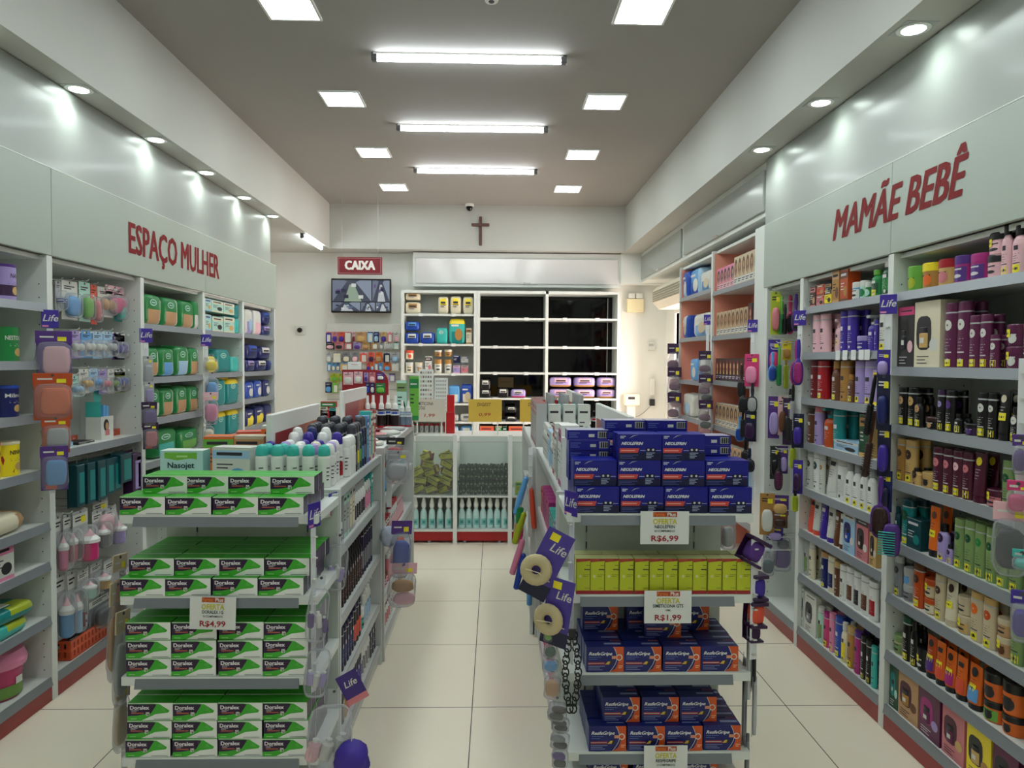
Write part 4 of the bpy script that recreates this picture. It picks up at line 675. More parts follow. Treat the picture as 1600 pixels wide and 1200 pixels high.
def resfe():
    w, h, d = .123, .083, .05; c, o = G((12, 24, 104)), G((208, 84, 32)); b = MB().box(-w / 2, -d / 2, 0, w / 2, d / 2, h, [c, G((16, 30, 104)), c, c, c, o]); y = -d / 2 - .0004; X = lambda u: -w / 2 + u * w
    b.poly([(X(.62), y, 0), (X(1), y, 0), (X(1), y, h), (X(.72), y, h)] + [(X(.72 + .14 * math.sin(PI * k / 8)), y, h * (1 - k / 8)) for k in range(1, 8)], o)
    for k in range(10): a, a2 = PI * k / 10, PI * (k + 1) / 10; b.poly([(X(.72 + .14 * math.sin(a) - .1 * k / 10), y - .0004, h * (1 - k / 10)), (X(.735 + .14 * math.sin(a) - .1 * k / 10), y - .0004, h * (1 - k / 10)), (X(.735 + .14 * math.sin(a2) - .1 * (k + 1) / 10), y - .0004, h * (.9 - k / 10)), (X(.72 + .14 * math.sin(a2) - .1 * (k + 1) / 10), y - .0004, h * (.9 - k / 10))], 'offw')
    b.bold('ResfeGripe', h * .185, X(.37), h * .73, M((230, 232, 238), .5), .0004, .3, y=y - .001, wmax=w * .62); b.front(X(.05), h * .29, X(.5), h * .4, y - .0005, M((150, 36, 50))); b.front(X(.05), h * .34, X(.48), h * .36, y - .0009, 'offw')
    b.poly([(X(.5), y - .0006, h * .3), (X(.62), y - .0006, h * .3), (X(.7), y - .0006, h * .42), (X(.58), y - .0006, h * .42)], M((216, 180, 60))); b.poly([(X(.6), y - .0008, h * .26), (X(.68), y - .0008, h * .3), (X(.72), y - .0008, h * .46), (X(.64), y - .0008, h * .42)], 'dark')
    b.disc(X(.88), h * .58, h * .13, y - .0006, 'offw', 14); b.disc(X(.88), h * .58, h * .09, y - .0009, o, 12); b.front(X(.68), h * .52, X(.82), h * .64, y - .0007, M((220, 150, 120))); lines(b, lambda u, v: (u, y - .0009, v), X(.05), X(.5), h * .22, 3, h * .07, M((120, 130, 180)), h * .03); lines(b, lambda u, v: (u, y - .0009, v), X(.86), X(.98), h * .22, 2, h * .07, M((240, 170, 130)), h * .04); lines(b, lambda u, v: (u, y - .0009, v), X(.06), X(.4), h * .58, 2, h * .08, M((80, 100, 170)), h * .03)
    b.poly([(X(.5), -d * .1, h + .0004), (X(.96), -d * .1, h + .0004), (X(.96), d * .15, h + .0004), (X(.5), d * .15, h + .0004)], M((150, 160, 200))); return [('flu_tablet_box', b)]
def sime():
    w, h, d = .0468, .116, .05; c = G((190, 200, 40)); b = MB().box(-w / 2, -d / 2, 0, w / 2, d / 2, h, [c, M((196, 200, 140)), c, c, c, c]); y = -d / 2 - .0004
    b.poly([(-w / 2, y, h * .9), (w / 2, y, h * .94), (w / 2, y, h), (-w / 2, y, h)], M((150, 40, 36))); b.front(-w / 2, 0, w / 2, h * .1, y, M((160, 26, 40))); b.front(-w / 2, h * .93, w * .1, h, y - .0002, M((170, 60, 40)))
    b.front(-w / 2, h * .1, -w * .465, h * .9, y - .0003, M((110, 116, 24))).front(w * .465, h * .1, w / 2, h * .9, y - .0003, M((120, 126, 28))).disc(-w * .2, h * .5, w * .13, y - .0002, M((206, 208, 90)), 12); b.poly([(-w * .26, y - .0005, h * .48), (-w * .14, y - .0005, h * .48), (-w * .2, y - .0005, h * .55)], 'offw'); b.front(w * .08, h * .68, w * .48, h * .71, y - .0003, 'dark'); b.front(w * .2, h * .8, w * .45, h * .82, y - .0003, M((110, 110, 40))); lines(b, lambda u, v: (u, y - .0005, v), w * 0, w * .45, h * .54, 2, h * .05, M((120, 124, 30)), .0016); lines(b, lambda u, v: (u, y - .0005, v), w * .1, w * .45, h * .16, 1, .01, M((110, 110, 40)), .0016); return [('drops_box', b)]
PD, PN, PF, PR, PS = proto('dora', doralex), proto('neo', neo), proto('neof', neo_flat), proto('resfe', resfe), proto('sime', sime)
def end_display(x0, x1, yf, yb, tops, lab):
    t = thing('end_display', lab, 'display shelving', ((x0 + x1) / 2, yf, 0), 0, 'end displays of the gondolas'); w = (x1 - x0) / 2; d = yb - yf
    bp = MB().box(-w + .004, d - .012, 0, w - .004, d, 1.06, M((196, 202, 196), .45))
    for s in (-1, 1):
        bp.box(s * .2 - .004, d - .0125, .05, s * .2 + .004, d - .0118, 1.0, 'lgrey')
        for k in range(16): bp.box(s * .2 - .0022, d - .0128, .08 + k * .06, s * .2 + .0022, d - .0124, .105 + k * .06, M((46, 50, 46)))
    link('back_panel', bp, t)
    for i, z in enumerate(tops):
        sh = link('shelf', MB().box(-w, .004, z - .028, w, d - .012, z, M((222, 226, 222), .4)), t)
        for s in (-1, 1): link('bracket', MB().add([(s * (w - .03), d - .013, z - .03), (s * (w - .03), .06, z - .03), (s * (w - .03), d - .013, z - .075), (s * (w - .034), d - .013, z - .03), (s * (w - .034), .06, z - .03), (s * (w - .034), d - .013, z - .075)], [(0, 1, 2), (5, 4, 3), (0, 3, 4, 1), (1, 4, 5, 2), (2, 5, 3, 0)], 'offw'), sh)
        link('price_rail', MB().add([(-w + .045, .003, z - .006), (-w + .045, -.006, z - .036), (-w + .045, .003, z - .038), (w - .06, .003, z - .006), (w - .06, -.006, z - .036), (w - .06, .003, z - .038)], [(0, 1, 4, 3), (1, 2, 5, 4), (2, 0, 3, 5), (0, 2, 1), (3, 4, 5)], M((122, 128, 134), .35)), sh)
    link('base', MB().box(-w + .02, .03, 0, w - .02, d, .1, M((200, 204, 200))), t); return t
LT = (1.051, .789, .526, .262, .13); RTP = (1.058, .792, .533, .27, .14); EPS = .0009
end_display(-1.196, -.568, 2.29, 2.625, LT[:4], 'white end display stacked with green tablet boxes, left aisle end')
end_display(.237, .846, 2.29, 2.625, RTP, 'white end display stacked with blue medicine boxes, right aisle end')
colw = ('first', 'second', 'third', 'fourth')
def stackup(pr, xs, z, yf, d, rows, words, grp, cat='box', jit=.004, keep=lambda c, r: True, dx=None, name='row'):
    for c, x in enumerate(xs):
        for r in range(rows if isinstance(rows, int) else rows[c]):
            if not keep(c, r): continue
            put(pr, (x + R.uniform(-jit, jit) * .5, yf + d / 2 + r * (d + .0015) + (-R.uniform(0, jit) if r == 0 else .002), z + EPS), R.uniform(-.012, .012) * (jit / .004), words.format(c=ORD[c], r='front row' if r == 0 else ORD[r] + ' row'), cat, grp)
GD = 'green and purple tablet boxes'; dxs = lambda x0: [x0 + .1455 * k for k in range(4)]
near = lambda c, r: c == 3 or r == 0
dw = 'green tablet box, {c} column, {r}, '
stackup(PD, [-1.122, -.977, -.831, -.686], LT[0], 2.297, .055, 5, dw + 'lower tier, first shelf', GD, keep=lambda c, r: True if c == 3 else r < 2)
stackup(PD, [-1.078, -.944, -.80, -.663], LT[0] + .058, 2.355, .055, 2, dw + 'upper tier, first shelf', GD)
stackup(PD, [-1.126, -.979, -.832, -.686], LT[1], 2.297, .055, 5, dw + 'lower tier, second shelf', GD, keep=near)
stackup(PD, [-1.108, -.963, -.818, -.673], LT[1] + .058, 2.32, .055, 5, dw + 'upper tier, second shelf', GD)
for q, s_ in ((2, 'third'), (3, 'fourth')):
    for k, tn in enumerate(('bottom', 'middle', 'top')):
        stackup(PD, [v + R.uniform(-.003, .003) for v in (-1.112, -.966, -.819, -.673)], LT[q] + .0582 * k, 2.30 + .003 * k, .055, 5, dw + f'{tn} tier, {s_} shelf', GD, keep=(lambda c, r: True) if k == 2 else near)
GN = 'deep blue capsule boxes'; nw = 'deep blue capsule box, {c} column, {r}, '
stackup(PN, [.336, .480, .626, .771], RTP[0], 2.30, .05, 5, nw + 'bottom tier', GN, keep=lambda c, r: c == 0 or r == 0, jit=.003)
stackup(PN, [.33, .474, .619, .762], RTP[0] + .0855, 2.315, .05, 2, nw + 'middle tier', GN, keep=lambda c, r: True, jit=.003)
stackup(PN, [.475, .619], RTP[0] + .171, 2.315, .05, 2, 'deep blue capsule box, {c} of two columns, {r}, top tier', GN, jit=.003)
for k, (x, y, z, lab) in enumerate(((.325, 2.47, .171 - .084, 'bottom of the left pile'), (.325, 2.47, .205 - .084, 'second up in the left pile'), (.325, 2.475, .239 - .084, 'third up in the left pile'), (.325, 2.47, .273 - .084 + .001, 'fourth up in the left pile'), (.32, 2.475, .224, 'topmost of the left pile'), (.452, 2.50, .256, 'left one along the very top'), (.598, 2.50, .256, 'right one along the very top'), (.452, 2.50, .2215, 'under the top left one'), (.598, 2.50, .2215, 'under the top right one'), (.742, 2.47, .172, 'lower of the right pile'), (.742, 2.472, .2065, 'upper of the right pile'))):
    put(PF, (x, y, RTP[0] + z), R.uniform(-.01, .01), 'deep blue capsule box lying flat, ' + lab, 'box', GN)
for k, zz in enumerate((0, .0855)):
    for x in (.452, .598, .742):
        if k == 0: put(PN, (x, 2.48, RTP[0] + zz), 0, f'deep blue capsule box holding up the rear piles, {dict([(.452, "left"), (.598, "middle"), (.742, "right")])[x]}', 'box', GN)
for x, n in ((.452, 'left'), (.598, 'middle'), (.742, 'right')): put(PN, (x, 2.48, RTP[0] + .0855), 0, f'deep blue capsule box second up at the rear, {n}', 'box', GN)
for x, n in ((.452, 'left'), (.598, 'right')): put(PF, (x, 2.48, RTP[0] + .1715), 0, f'deep blue capsule box flat inside the rear pile, {n}', 'box', GN)
stackup(PS, [.290 + .0481 * k for k in range(12)], RTP[1], 2.30, .05, 2, 'lime yellow drops box, {c} from left, {r}', 'lime yellow drops boxes', jit=.003)
GR = 'blue and orange flu tablet boxes'; rw = 'blue and orange tablet box, {c} column, {r}, '
stackup(PR, [.365, .491, .620, .747], RTP[2], 2.305, .05, [5, 5, 4, 5], rw + 'just under the lime boxes', GR)
for x, y, lab in ((.37, 2.47, 'left'), (.525, 2.475, 'middle'), (.69, 2.47, 'right')): put(PR, (x, y, RTP[2] + .0845), .03, f'blue and orange tablet box on the rear stacks behind the middle price card, {lab}', 'box', GR)
put(PR, (.575, 2.405, RTP[2] + .0845), -.03, 'blue and orange tablet box just under the SIMETICONA price card', 'box', GR)
stackup(PR, [.376, .503, .629, .758], RTP[3], 2.302, .05, 5, rw + 'lower tier, second such shelf', GR)
stackup(PR, [.424, .557, .684], RTP[3] + .0845, 2.325, .05, [4, 4, 4], rw + 'upper tier, second such shelf', GR)
stackup(PR, [.39, .53, .69], RTP[4], 2.33, .05, 3, rw + 'lowest shelf', GR)
def card_at(rows, px, py, lab, w, h, tilt=0):
    p = on_y(px, py, 2.278); b = price_card(rows, w, h); put([('price_card', b.mesh('price_card'))], (p.x, 2.278, p.z), 0, lab, 'price card', 'offer cards on the end displays', ry=tilt)
card_at(['DORALEX 1G', '16 COMPRIMIDOS', 'R$4,99'], 333, 932.5, 'white offer card reading R$4,99 among the green boxes', .146, .106, .03)
card_at(['NEOLEFRIN', '20 COMPRIMIDOS', 'R$6,99'], 1039, 799, 'white offer card reading R$6,99 below the deep blue boxes', .158, .107)
card_at(['SIMETICONA GTS', '10ML', 'R$1,99'], 1044, 923, 'white offer card reading R$1,99 below the lime boxes', .154, .107)
card_at(['RESFEGRIPE', '10 COMPRIMIDOS', 'R$6,99'], 1040.5, 1165, 'white offer card cut off by the bottom edge of the picture', .143, .107)

# gondola bodies
def gondola(x0, x1, y0, y1, deck, sides, lab, ends=True):
    t = thing('gondola', lab, 'gondola', ((x0 + x1) / 2, (y0 + y1) / 2, 0), 0, 'white centre gondolas'); w = (x1 - x0) / 2; l = (y1 - y0) / 2; c = M((214, 217, 214), .4)
    link('spine_panel', MB().box(-.02, -l, 0, .02, l, deck - .025, c), t); link('base', MB().box(-w + .02, -l, 0, w - .02, l, .085, c), t); link('deck', MB().bbox(-w + .012, -l + .02, deck - .025, w - .012, l - .02, deck, c, .003), t)
    for s in (-1, 1): link('end_panel', MB().bbox(-w, s * l - (.018 if s > 0 else 0), 0, w, s * l + (0 if s > 0 else .018), deck + .004, c, .002), t)
    for s, zz in sides:
        for z in (*zz, deck):
            if z != deck: sh = link('shelf', MB().box(s * .02, -l + .02, z - .02, s * (w - .012), l - .02, z, c), t)
            link('price_rail', MB().box(s * (w - .012), -l + .02, z - .034, s * (w - .006), l - .02, z + .002, M((176, 180, 180), .35)), t if z == deck else sh)
    return t
GLX = (-1.19, -.57); GRX = (.232, .85)
gondola(*GLX, 2.645, 3.62, 1.068, ((1, (.84, .57, .315, .1)), (-1, (.84, .57, .315, .1))), 'near half of the left white gondola behind the green boxes')
gondola(-1.20, -.56, 3.64, 4.98, 1.10, ((1, (.84, .57, .315, .1)), (-1, (.84, .57, .315, .1))), 'far half of the left white gondola with dark syrup bottles')
gondola(*GRX, 2.645, 3.98, 1.062, ((-1, (.74, .44, .1)), (1, (.74, .44, .1))), 'near half of the right white gondola behind the blue boxes')
gondola(.205, .855, 4.0, 5.3, 1.062, ((-1, (.74, .44, .1)), (1, (.74, .44, .1))), 'far half of the right white gondola towards the counter')
def top_board(x, y0, y1, z0, z1, lab, side, txt=None):
    t = thing('sign_stand', lab, 'sign', (x, (y0 + y1) / 2, z0), side * PI / 2, 'red framed boards on the gondolas'); w = (y1 - y0) / 2; h = z1 - z0
    link('frame', MB().bbox(-w, -.012, 0, w, .012, h, M((226, 226, 222), .35), .003), t)
    b = MB().front(-w + .04, .01, w - .012, h - .075, -.0126, M((142, 26, 34), .3)).poly([(w * .1, -.013, h * .35), (w - .012, -.013, h * .3), (w - .012, -.013, h - .075), (w * .3, -.013, h - .075)], M((176, 70, 40), .3))
    if txt: b.text(txt[0], h * .2, -w * .1, h * .36, M((224, 200, 196), .5), .0, .3, y=-.0136).text(txt[1], h * .1, w * .5, h * .55, M((220, 130, 80), .5), .01, y=-.0136)
    b.add([(q[0], .0126, q[2]) for q in [(-w + .012, 0, .01), (w - .04, 0, .01), (w - .04, 0, h - .075), (-w + .012, 0, h - .075)]], [(3, 2, 1, 0)], M((142, 26, 34), .3)); link('poster', b, t)
top_board(-.88, 2.80, 3.56, 1.07, 1.335, 'red topped board with white frame above the roll-ons', 1, ('Cuidados Pessoais', 'PARA VOCÊ'))
top_board(-.88, 4.12, 4.86, 1.102, 1.372, 'red board with white frame behind the dark spray cans', 1)
top_board(.54, 2.80, 3.72, 1.064, 1.335, 'long red board with white frame behind the deep blue boxes', -1)
top_board(.54, 4.42, 5.28, 1.064, 1.345, 'red board with white frame nearer the counter, right gondola', -1)

# goods on the decks and side shelves
def at(pr, x, y, z, rz, lab, cat, grp=None): put(pr, (x, y, z), rz, lab, cat, grp)
DK = 1.0685; GRO = 'roll-on deodorants on the left gondola'
rows_ = (('front', 2.690, ['aqua'] * 5, 'white', None, .165), ('second', 2.742, ['aqua', 'aqua', 'white', 'lilac', 'white'], 'white', None, .163), ('third', 2.795, ['violet', 'lilac', 'white', 'cream', 'lilac'], 'white', None, .165), ('fourth', 2.85, ['violet', 'white', 'violet', 'violet', 'white'], 'white', None, .165), ('fifth', 2.91, ['violet', 'white', 'violet', 'white', 'violet'], 'white', 'red', .19), ('sixth', 2.965, ['dblue', 'white', 'dblue', 'white', 'dblue'], 'white', 'red', .205))
for rn, y, caps, c, band, h in rows_:
    for k, cp in enumerate(caps):
        if rn in ('fourth', 'fifth', 'sixth') and k == 0 or rn == 'sixth' and k == 4: continue
        at(proto(('roll', cp, band, h), lambda: rollon(c, cp, h, .0235, band)), -.872 + .058 * k + (.006 if rn == 'second' else 0), y, DK, .2 * k, f'white roll-on with {cw(cp)} cap, {rn} row, {ORD[k]} from left', 'deodorant', GRO)
for k in range(3):
    at(proto('roll_w', lambda: rollon('white', 'white', .165, .0235)), -.618, 2.965 + .05 * k, DK, .3, f'white capped roll-on along the aisle edge, {ORD[k]} behind the front group', 'deodorant', GRO)
for i, y in enumerate((3.10, 3.155, 3.21, 3.265, 3.32)):
    for k in range(4):
        c = ('grey', 'dgreen', 'dblue', 'dark')[(i + k) % 4]
        at(proto(('aero', c, i > 2), lambda: aero(c, (62, 62, 70), .205 + .02 * (i > 2), .025, ('yellow', 'lgreen', 'sky', 'grey')[(i + k) % 4])), -.79 + .057 * k, y, DK, .25, f'{cw(c)} spray can with dark cap, {ORD[i]} row, {ORD[k]} from the spine', 'spray can', 'dark capped spray cans')
for k, (c, b_, h, w) in enumerate((('sky', 'blue', .22, .06), ('offw', 'red', .17, .05), ('aqua', 'offw', .235, .055), ('cream', 'red', .22, .05), ('red', 'offw', .235, .05))):
    at(proto(('ct', c, b_), lambda: carton(w, h, c, b_, .055)), -.625, 3.385 + .047 * k, DK, PI / 2, f'{cw(c)} carton beside the dark spray cans, {ORD[k]} along the edge', 'box', 'cartons along the left gondola edge')
def naso():
    w, h, d = .158, .14, .07; b = MB().box(-w / 2, -d / 2, 0, w / 2, d / 2, h, [G('mint'), M((226, 232, 226)), G((176, 216, 212)), G('mint'), G('mint'), G((120, 178, 176))]); y = -d / 2 - .0005
    b.poly([(-w * .4, y, h * .8), (-w * .1, y, h * .74), (w * .2, y, h * .79), (w * .36, y, h * .77), (w * .36, y, h * .95), (-w * .4, y, h * .95)], M((116, 186, 60))); b.front(-w * .12, h * .82, w * .14, h * .87, y - .0004, M((176, 220, 140)))
    b.bold('Nasojet', h * .22, -w * .02, h * .6, M((16, 52, 62)), .0006, y=y - .0004, wmax=w * .62); b.front(-w / 2, 0, w / 2, h * .1, y, M((60, 150, 160))); return [('inhaler_box', b)]
at(proto('naso', naso), -1.168, 2.72, DK, 0, 'mint box with a green wave behind the left green boxes', 'box')
for k, (x, y, c, b_, w, h, p_) in enumerate(((-.985, 2.74, 'offw', 'lblue', .15, .15, 'sky'), (-1.0, 2.96, 'beige', 'tan', .13, .17, 'tan'), (-1.12, 2.95, 'orange', 'lgreen', .12, .17, 'lime'), (-.97, 3.2, 'offw', 'orange', .12, .19, 'tan'), (-1.1, 3.25, 'coral', 'offw', .12, .16, None), (-.98, 3.44, 'orange', 'lime', .13, .2, 'green'))):
    at(proto(('dc', k), lambda: carton(w, h, c, b_, .08, None, None, p_)), x, y, DK, -.15 + .1 * k, f'{cw(c)} carton on the left gondola deck, {ORD[k]} behind the mint box', 'box', 'cartons on the left gondola deck')
DK2 = 1.1005
for k, px in enumerate((574, 583, 596, 606.5, 617.5)):
    p = on_y(px, 640, 4.78 + .06 * (k % 2)); at(proto('syr', lambda: syrup((30, 18, 20), 'blue', 'white', .215, .029)), p.x, p.y, DK2, 0, f'dark syrup bottle with white cap, {ORD[k]} from left at the gondola end', 'bottle', 'dark syrup bottles')
for k, px in enumerate((628.5, 638)):
    p = on_y(px, 640, 4.85); at(proto('syr2', lambda: syrup((110, 126, 142), M((150, 170, 186)), 'white', .18, .026)), p.x, p.y, DK2, 0, f'grey blue bottle with white cap, {("left", "right")[k]} one at the gondola end', 'bottle', 'grey blue bottles')
for k, (x, y, c) in enumerate(((-.66, 3.80, 'red'), (-.72, 3.95, 'offw'), (-.64, 4.08, 'dark'), (-.70, 4.22, 'rose'), (-.64, 4.38, 'offw'), (-.72, 4.5, 'dred'), (-.65, 4.62, 'lgrey'))):
    at(proto(('fp', c), lambda: [('flat_sachet', MB().pillow(.14, .11, .022, lambda a, b, z: G(c) if a < .3 else G('offw'), .5, 16, 8, (0, 0, .011), .08).front(-.04, .0, .03, .001, 0, 'offw'))]), x, y, DK2, .5 * k, f'{cw(c)} flat sachet lying on the far left deck, {ORD[k]} from the front', 'sachet', 'flat sachets on the far left deck')
NSEQ = {}
def side_row(side, X, ya, z, seq, where, grp, inset=.012, gap=.005, deep=1, ymax=None):
    """goods along a gondola side: seq = [(kind, width, height, colours, flags, repeat)] from the near end to the far end"""
    y = ya; n = 0
    for kd, w, h, cs, fl, rep in seq:
        for _ in range(rep):
            if ymax and y + w > ymax: return
            pr, d = make(kd, w, h, cs.split(), fl.split())
            lab = f'{cw(cs.split()[0])} {NOUN[kd]}, {ORD[n] if n < 20 else str(n)} along the {where}'
            for q in range(deep):
                put(pr, (X - side * (inset + d / 2 + q * (d + .004)), y + w / 2, z + .0012), side * PI / 2 + R.uniform(-.05, .05), lab + (' behind another' if q else ''), CATS[kd], grp)
            y += w + gap; n += 1
gl = 'shelf goods, aisle side of the left gondola'; S = 1; XA = -.582
side_row(1, XA, 2.69, .84, [('carton', .075, .115, 'offw burg', 'd:.06', 1), ('jar', .05, .07, 'dblue white', '', 1), ('carton', .05, .185, 'lgrey mint', 'd:.07', 2), ('carton', .055, .19, 'cream lgrey', 'd:.07', 2), ('cone', .045, .17, 'white lgrey', 'l:dark', 5), ('cone', .045, .18, 'offw teal', 'l:pink', 3), ('carton', .04, .16, 'aqua white', '', 1)], 'upper left aisle shelf', gl, ymax=3.598)
side_row(1, XA, 2.69, .57, [('cone', .05, .19, 'black dbrown', 'l:gold', 2), ('cone', .043, .2, 'black black', 'l:dbrown', 9), ('bottle', .05, .21, 'navy black', 'l:grey', 5)], 'second left aisle shelf', gl, ymax=3.598)
side_row(1, XA, 2.69, .315, [('cone', .048, .15, 'black lgreen', 's', 2), ('bottle', .045, .17, 'navy navy', 'l:dblue', 5), ('bottle', .05, .18, 'dark navy', 'l:coral', 3), ('jar', .085, .10, 'offw white', 'l:aqua', 1), ('pump', .05, .19, 'offw white', 'l:lblue', 3)], 'third left aisle shelf', gl, ymax=3.598)
side_row(1, XA, 2.69, .1, [('bottle', .05, .15, 'dbrown black', 'l:brown', 3), ('cone', .05, .17, 'gold yellow', '', 1), ('cone', .048, .15, 'rose coral', '', 2), ('bottle', .045, .16, 'navy dblue', 'l:violet', 4), ('cone', .05, .17, 'white black', 'l:grey', 4), ('bottle', .05, .19, 'navy navy', '', 3)], 'lowest left aisle shelf', gl, ymax=3.598)
side_row(1, -.572, 3.70, .84, [('tube', .045, .12, 'sky teal', '', 4), ('tube', .045, .12, 'lblue blue', '', 4), ('carton', .05, .1, 'dorange tan', '', 3), ('carton', .05, .13, 'aqua white', '', 6)], 'far upper left aisle shelf', gl, ymax=4.958)
side_row(1, -.572, 3.70, .57, [('carton', .06, .12, 'red white', '', 5), ('bottle', .05, .16, 'white red', 'l:lpink', 5), ('tube', .05, .12, 'lpink rose', '', 6)], 'far second left aisle shelf', gl, ymax=4.958)
side_row(1, -.572, 3.70, .315, [('jar', .06, .07, 'lpink brown', '', 4), ('bottle', .05, .15, 'rose offw', '', 6), ('jar', .06, .08, 'offw coral', '', 6)], 'far third left aisle shelf', gl, ymax=4.958)
side_row(1, -.572, 3.70, .1, [('bottle', .05, .14, 'white dred', 'l:rose', 6), ('bottle', .05, .15, 'offw brown', '', 6), ('jar', .07, .08, 'cream tan', '', 5)], 'far lowest left aisle shelf', gl, ymax=4.958)
gr = 'shelf goods, aisle side of the right gondola'; XG = .244
side_row(-1, XG, 2.68, 1.0625, [('carton', .05, .2, 'white mint', 'd:.06', 1), ('carton', .05, .24, 'white magenta', 'd:.07', 2), ('bottle', .06, .2, 'white white', 'l:mint', 1), ('carton', .05, .2, 'lgrey white', 'd:.07', 2), ('carton', .045, .22, 'offw red', 'd:.07', 2), ('cone', .05, .16, 'white white', 'l:lblue', 3), ('carton', .05, .16, 'lblue white', 'd:.06', 3), ('cone', .05, .17, 'offw white', '', 6)], 'near right deck edge', gr, ymax=3.955)
for k in range(3): at(proto('wc', lambda: carton(.07, .24, 'offw', 'offw', .07, None, None, 'lgrey')), .345 + .085 * k, 4.12, 1.0625, 0, f'tall white carton with red oval top, {ORD[k]} of three facing the front', 'box', 'tall white cartons on the right gondola')
for i in range(4):
    for k in range(3): at(proto(('mw', i % 2), lambda: bottle(.065, .29, (120, 160, 160), 'silver', None, 0, M((196, 210, 208)), .8, 0)), .34 + .085 * k, 4.24 + .1 * i, 1.0625, -PI / 2 + .5, f'tall teal mouthwash bottle with grey cap, {ORD[i]} row, {ORD[k]} from the aisle', 'bottle', 'mouthwash bottles on the right gondola')
for k in range(8): at(proto('rd', lambda: carton(.07, .25, 'lgrey', 'red', .06, None, None, None, 'red')), .265 if k < 5 else .3 + .08 * (k - 5), 4.06 + .13 * k if k < 5 else 4.75, 1.0625, -PI / 2 if k < 5 else 0, f'grey carton with red top on the far right deck, {ORD[k]} one', 'box', 'red topped cartons on the right gondola')
for k in range(3): at(proto('blk', lambda: syrup((24, 20, 22), 'red', 'black', .2, .032)), .62 + .075 * k, 4.9, 1.0625, 0, f'black bottle with red base between the red boards, {ORD[k]} from left', 'bottle', 'black bottles between the right boards')
side_row(-1, XG, 2.70, .74, [('carton', .09, .15, 'lilac violet', 'd:.02', 3), ('carton', .075, .13, 'aqua teal', 'd:.05', 4), ('carton', .09, .15, 'magenta hotpink', 'd:.05', 5), ('carton', .08, .13, 'dorange coral', '', 1)], 'upper right aisle shelf', gr, ymax=3.955)
side_row(-1, XG, 2.70, .44, [('carton', .06, .15, 'pink hotpink', 'd:.04', 4), ('carton', .06, .17, 'black lgrey', 'd:.05', 4), ('carton', .06, .17, 'rose orange', 'd:.05', 4), ('tube', .06, .15, 'coral black', '', 5)], 'middle right aisle shelf', gr, ymax=3.955)
side_row(-1, XG, 2.70, .1, [('carton', .06, .2, 'lblue blue', 'd:.04', 4), ('carton', .06, .19, 'hotpink magenta', 'd:.04', 6), ('bottle', .055, .2, 'hotpink white', '', 6), ('bottle', .055, .18, 'dark grey', '', 4)], 'lowest right aisle shelf', gr, ymax=3.955)
# ---------------------------------------------------------------- back of the shop: shelving, counter, checkout
YF = 8.1; GLASSDARK = BLACKG
t = thing('shelving_unit', 'white shelving unit on the back wall with yellow and blue packs', 'shelving', (-.635, YF, 0), 0, 'white shelving units along the walls')
def back_unit(t, x0, x1, zs, back, mid=(), ztop=2.345, dep=.38):
    for x in (x0, *mid, x1): link('side_panel', MB().box(x - .016, 0, 0, x + .016, dep, ztop, LAM), t)
    link('top_panel', MB().box(x0 + .016, 0, ztop - .03, x1 - .016, dep, ztop, LAM), t); link('back_panel', MB().box(x0 + .016, dep - .012, .05, x1 - .016, dep, ztop - .03, back), t)
    edges = [x0, *mid, x1]
    for a, b in zip(edges, edges[1:]):
        for z in zs:
            s = link('shelf', MB().box(a + .016, .004, z - .022, b - .016, dep - .012, z, LAM), t)
            for q in (.25, .7): link('price_tag', MB().bbox(a + (b - a) * q - .025, -.002, z - .028, a + (b - a) * q + .025, .002, z + .006, PAPER, .0005), s)
U1 = (2.08, 1.741, 1.408, 1.068, .86, .62, .3); U2 = (2.04, 1.72, 1.423, 1.132, .86, .62, .3)
back_unit(t, -.41, .41, U1, LAM)
t = thing('shelving_unit', 'wide white shelving unit with black glass back, back wall', 'shelving', (.605, YF, 0), 0, 'white shelving units along the walls')
back_unit(t, -.796, .80, U2, GLASSDARK, (-.018,)); link('blind_cord', MB().tube([(.72, .3, 2.3), (.715, .3, 1.2)], .004, 'offw', 4), t)
def back_row(spec, org, sc, zsh, where, grp, yf=YF + .03):
    for n, it in enumerate(spec.strip().split(';')):
        p = it.split(); u0, u1, v = map(float, p[:3]); cs = [q for q in p[4:] if ':' not in q]; fl = [q for q in p[4:] if ':' in q]; a, b = on_y(org[0] + u0 * sc, 480, yf).x, on_y(org[0] + u1 * sc, 480, yf).x
        base = zsh + .0015 + float(opt(fl, 'y', '0')); lo_, hi_ = [q for q in ((-1.026, -.244), (-.172, .570), (.604, 1.388)) if q[0] - .06 < (a + b) / 2 < q[1] + .06][0]; a, b = max(a, lo_), min(b, hi_); h = on_y(org[0] + u0 * sc, org[1] + v * sc, yf).z - base; h = min([h] + [q - .03 - base for q in (*(U1 if 'back wall' in where else U2), 2.342) if q > base]); pr, d = make(p[3], (b - a) * .95, h, cs, [f for f in fl if f[:2] not in ('y:', 'r:')])
        put(pr, ((a + b) / 2, yf + d / 2 + float(opt(fl, 'r', '0')), base), 0, f'{cw(cs[0])} {NOUN[p[3]]}, {ORD[n]} from left on the {where}', CATS[p[3]], grp)
o5 = (490, 300)
back_row('471 558 572 rpack cream gold d:.16; 471 556 514 rpack cream gold d:.16 y:.155; 645 704 542 rpack cream yellow d:.14; 709 770 542 rpack cream yellow d:.14; 775 834 544 rpack cream yellow d:.14', o5, .3, U1[0], 'top back wall shelf', 'packs on the back wall')
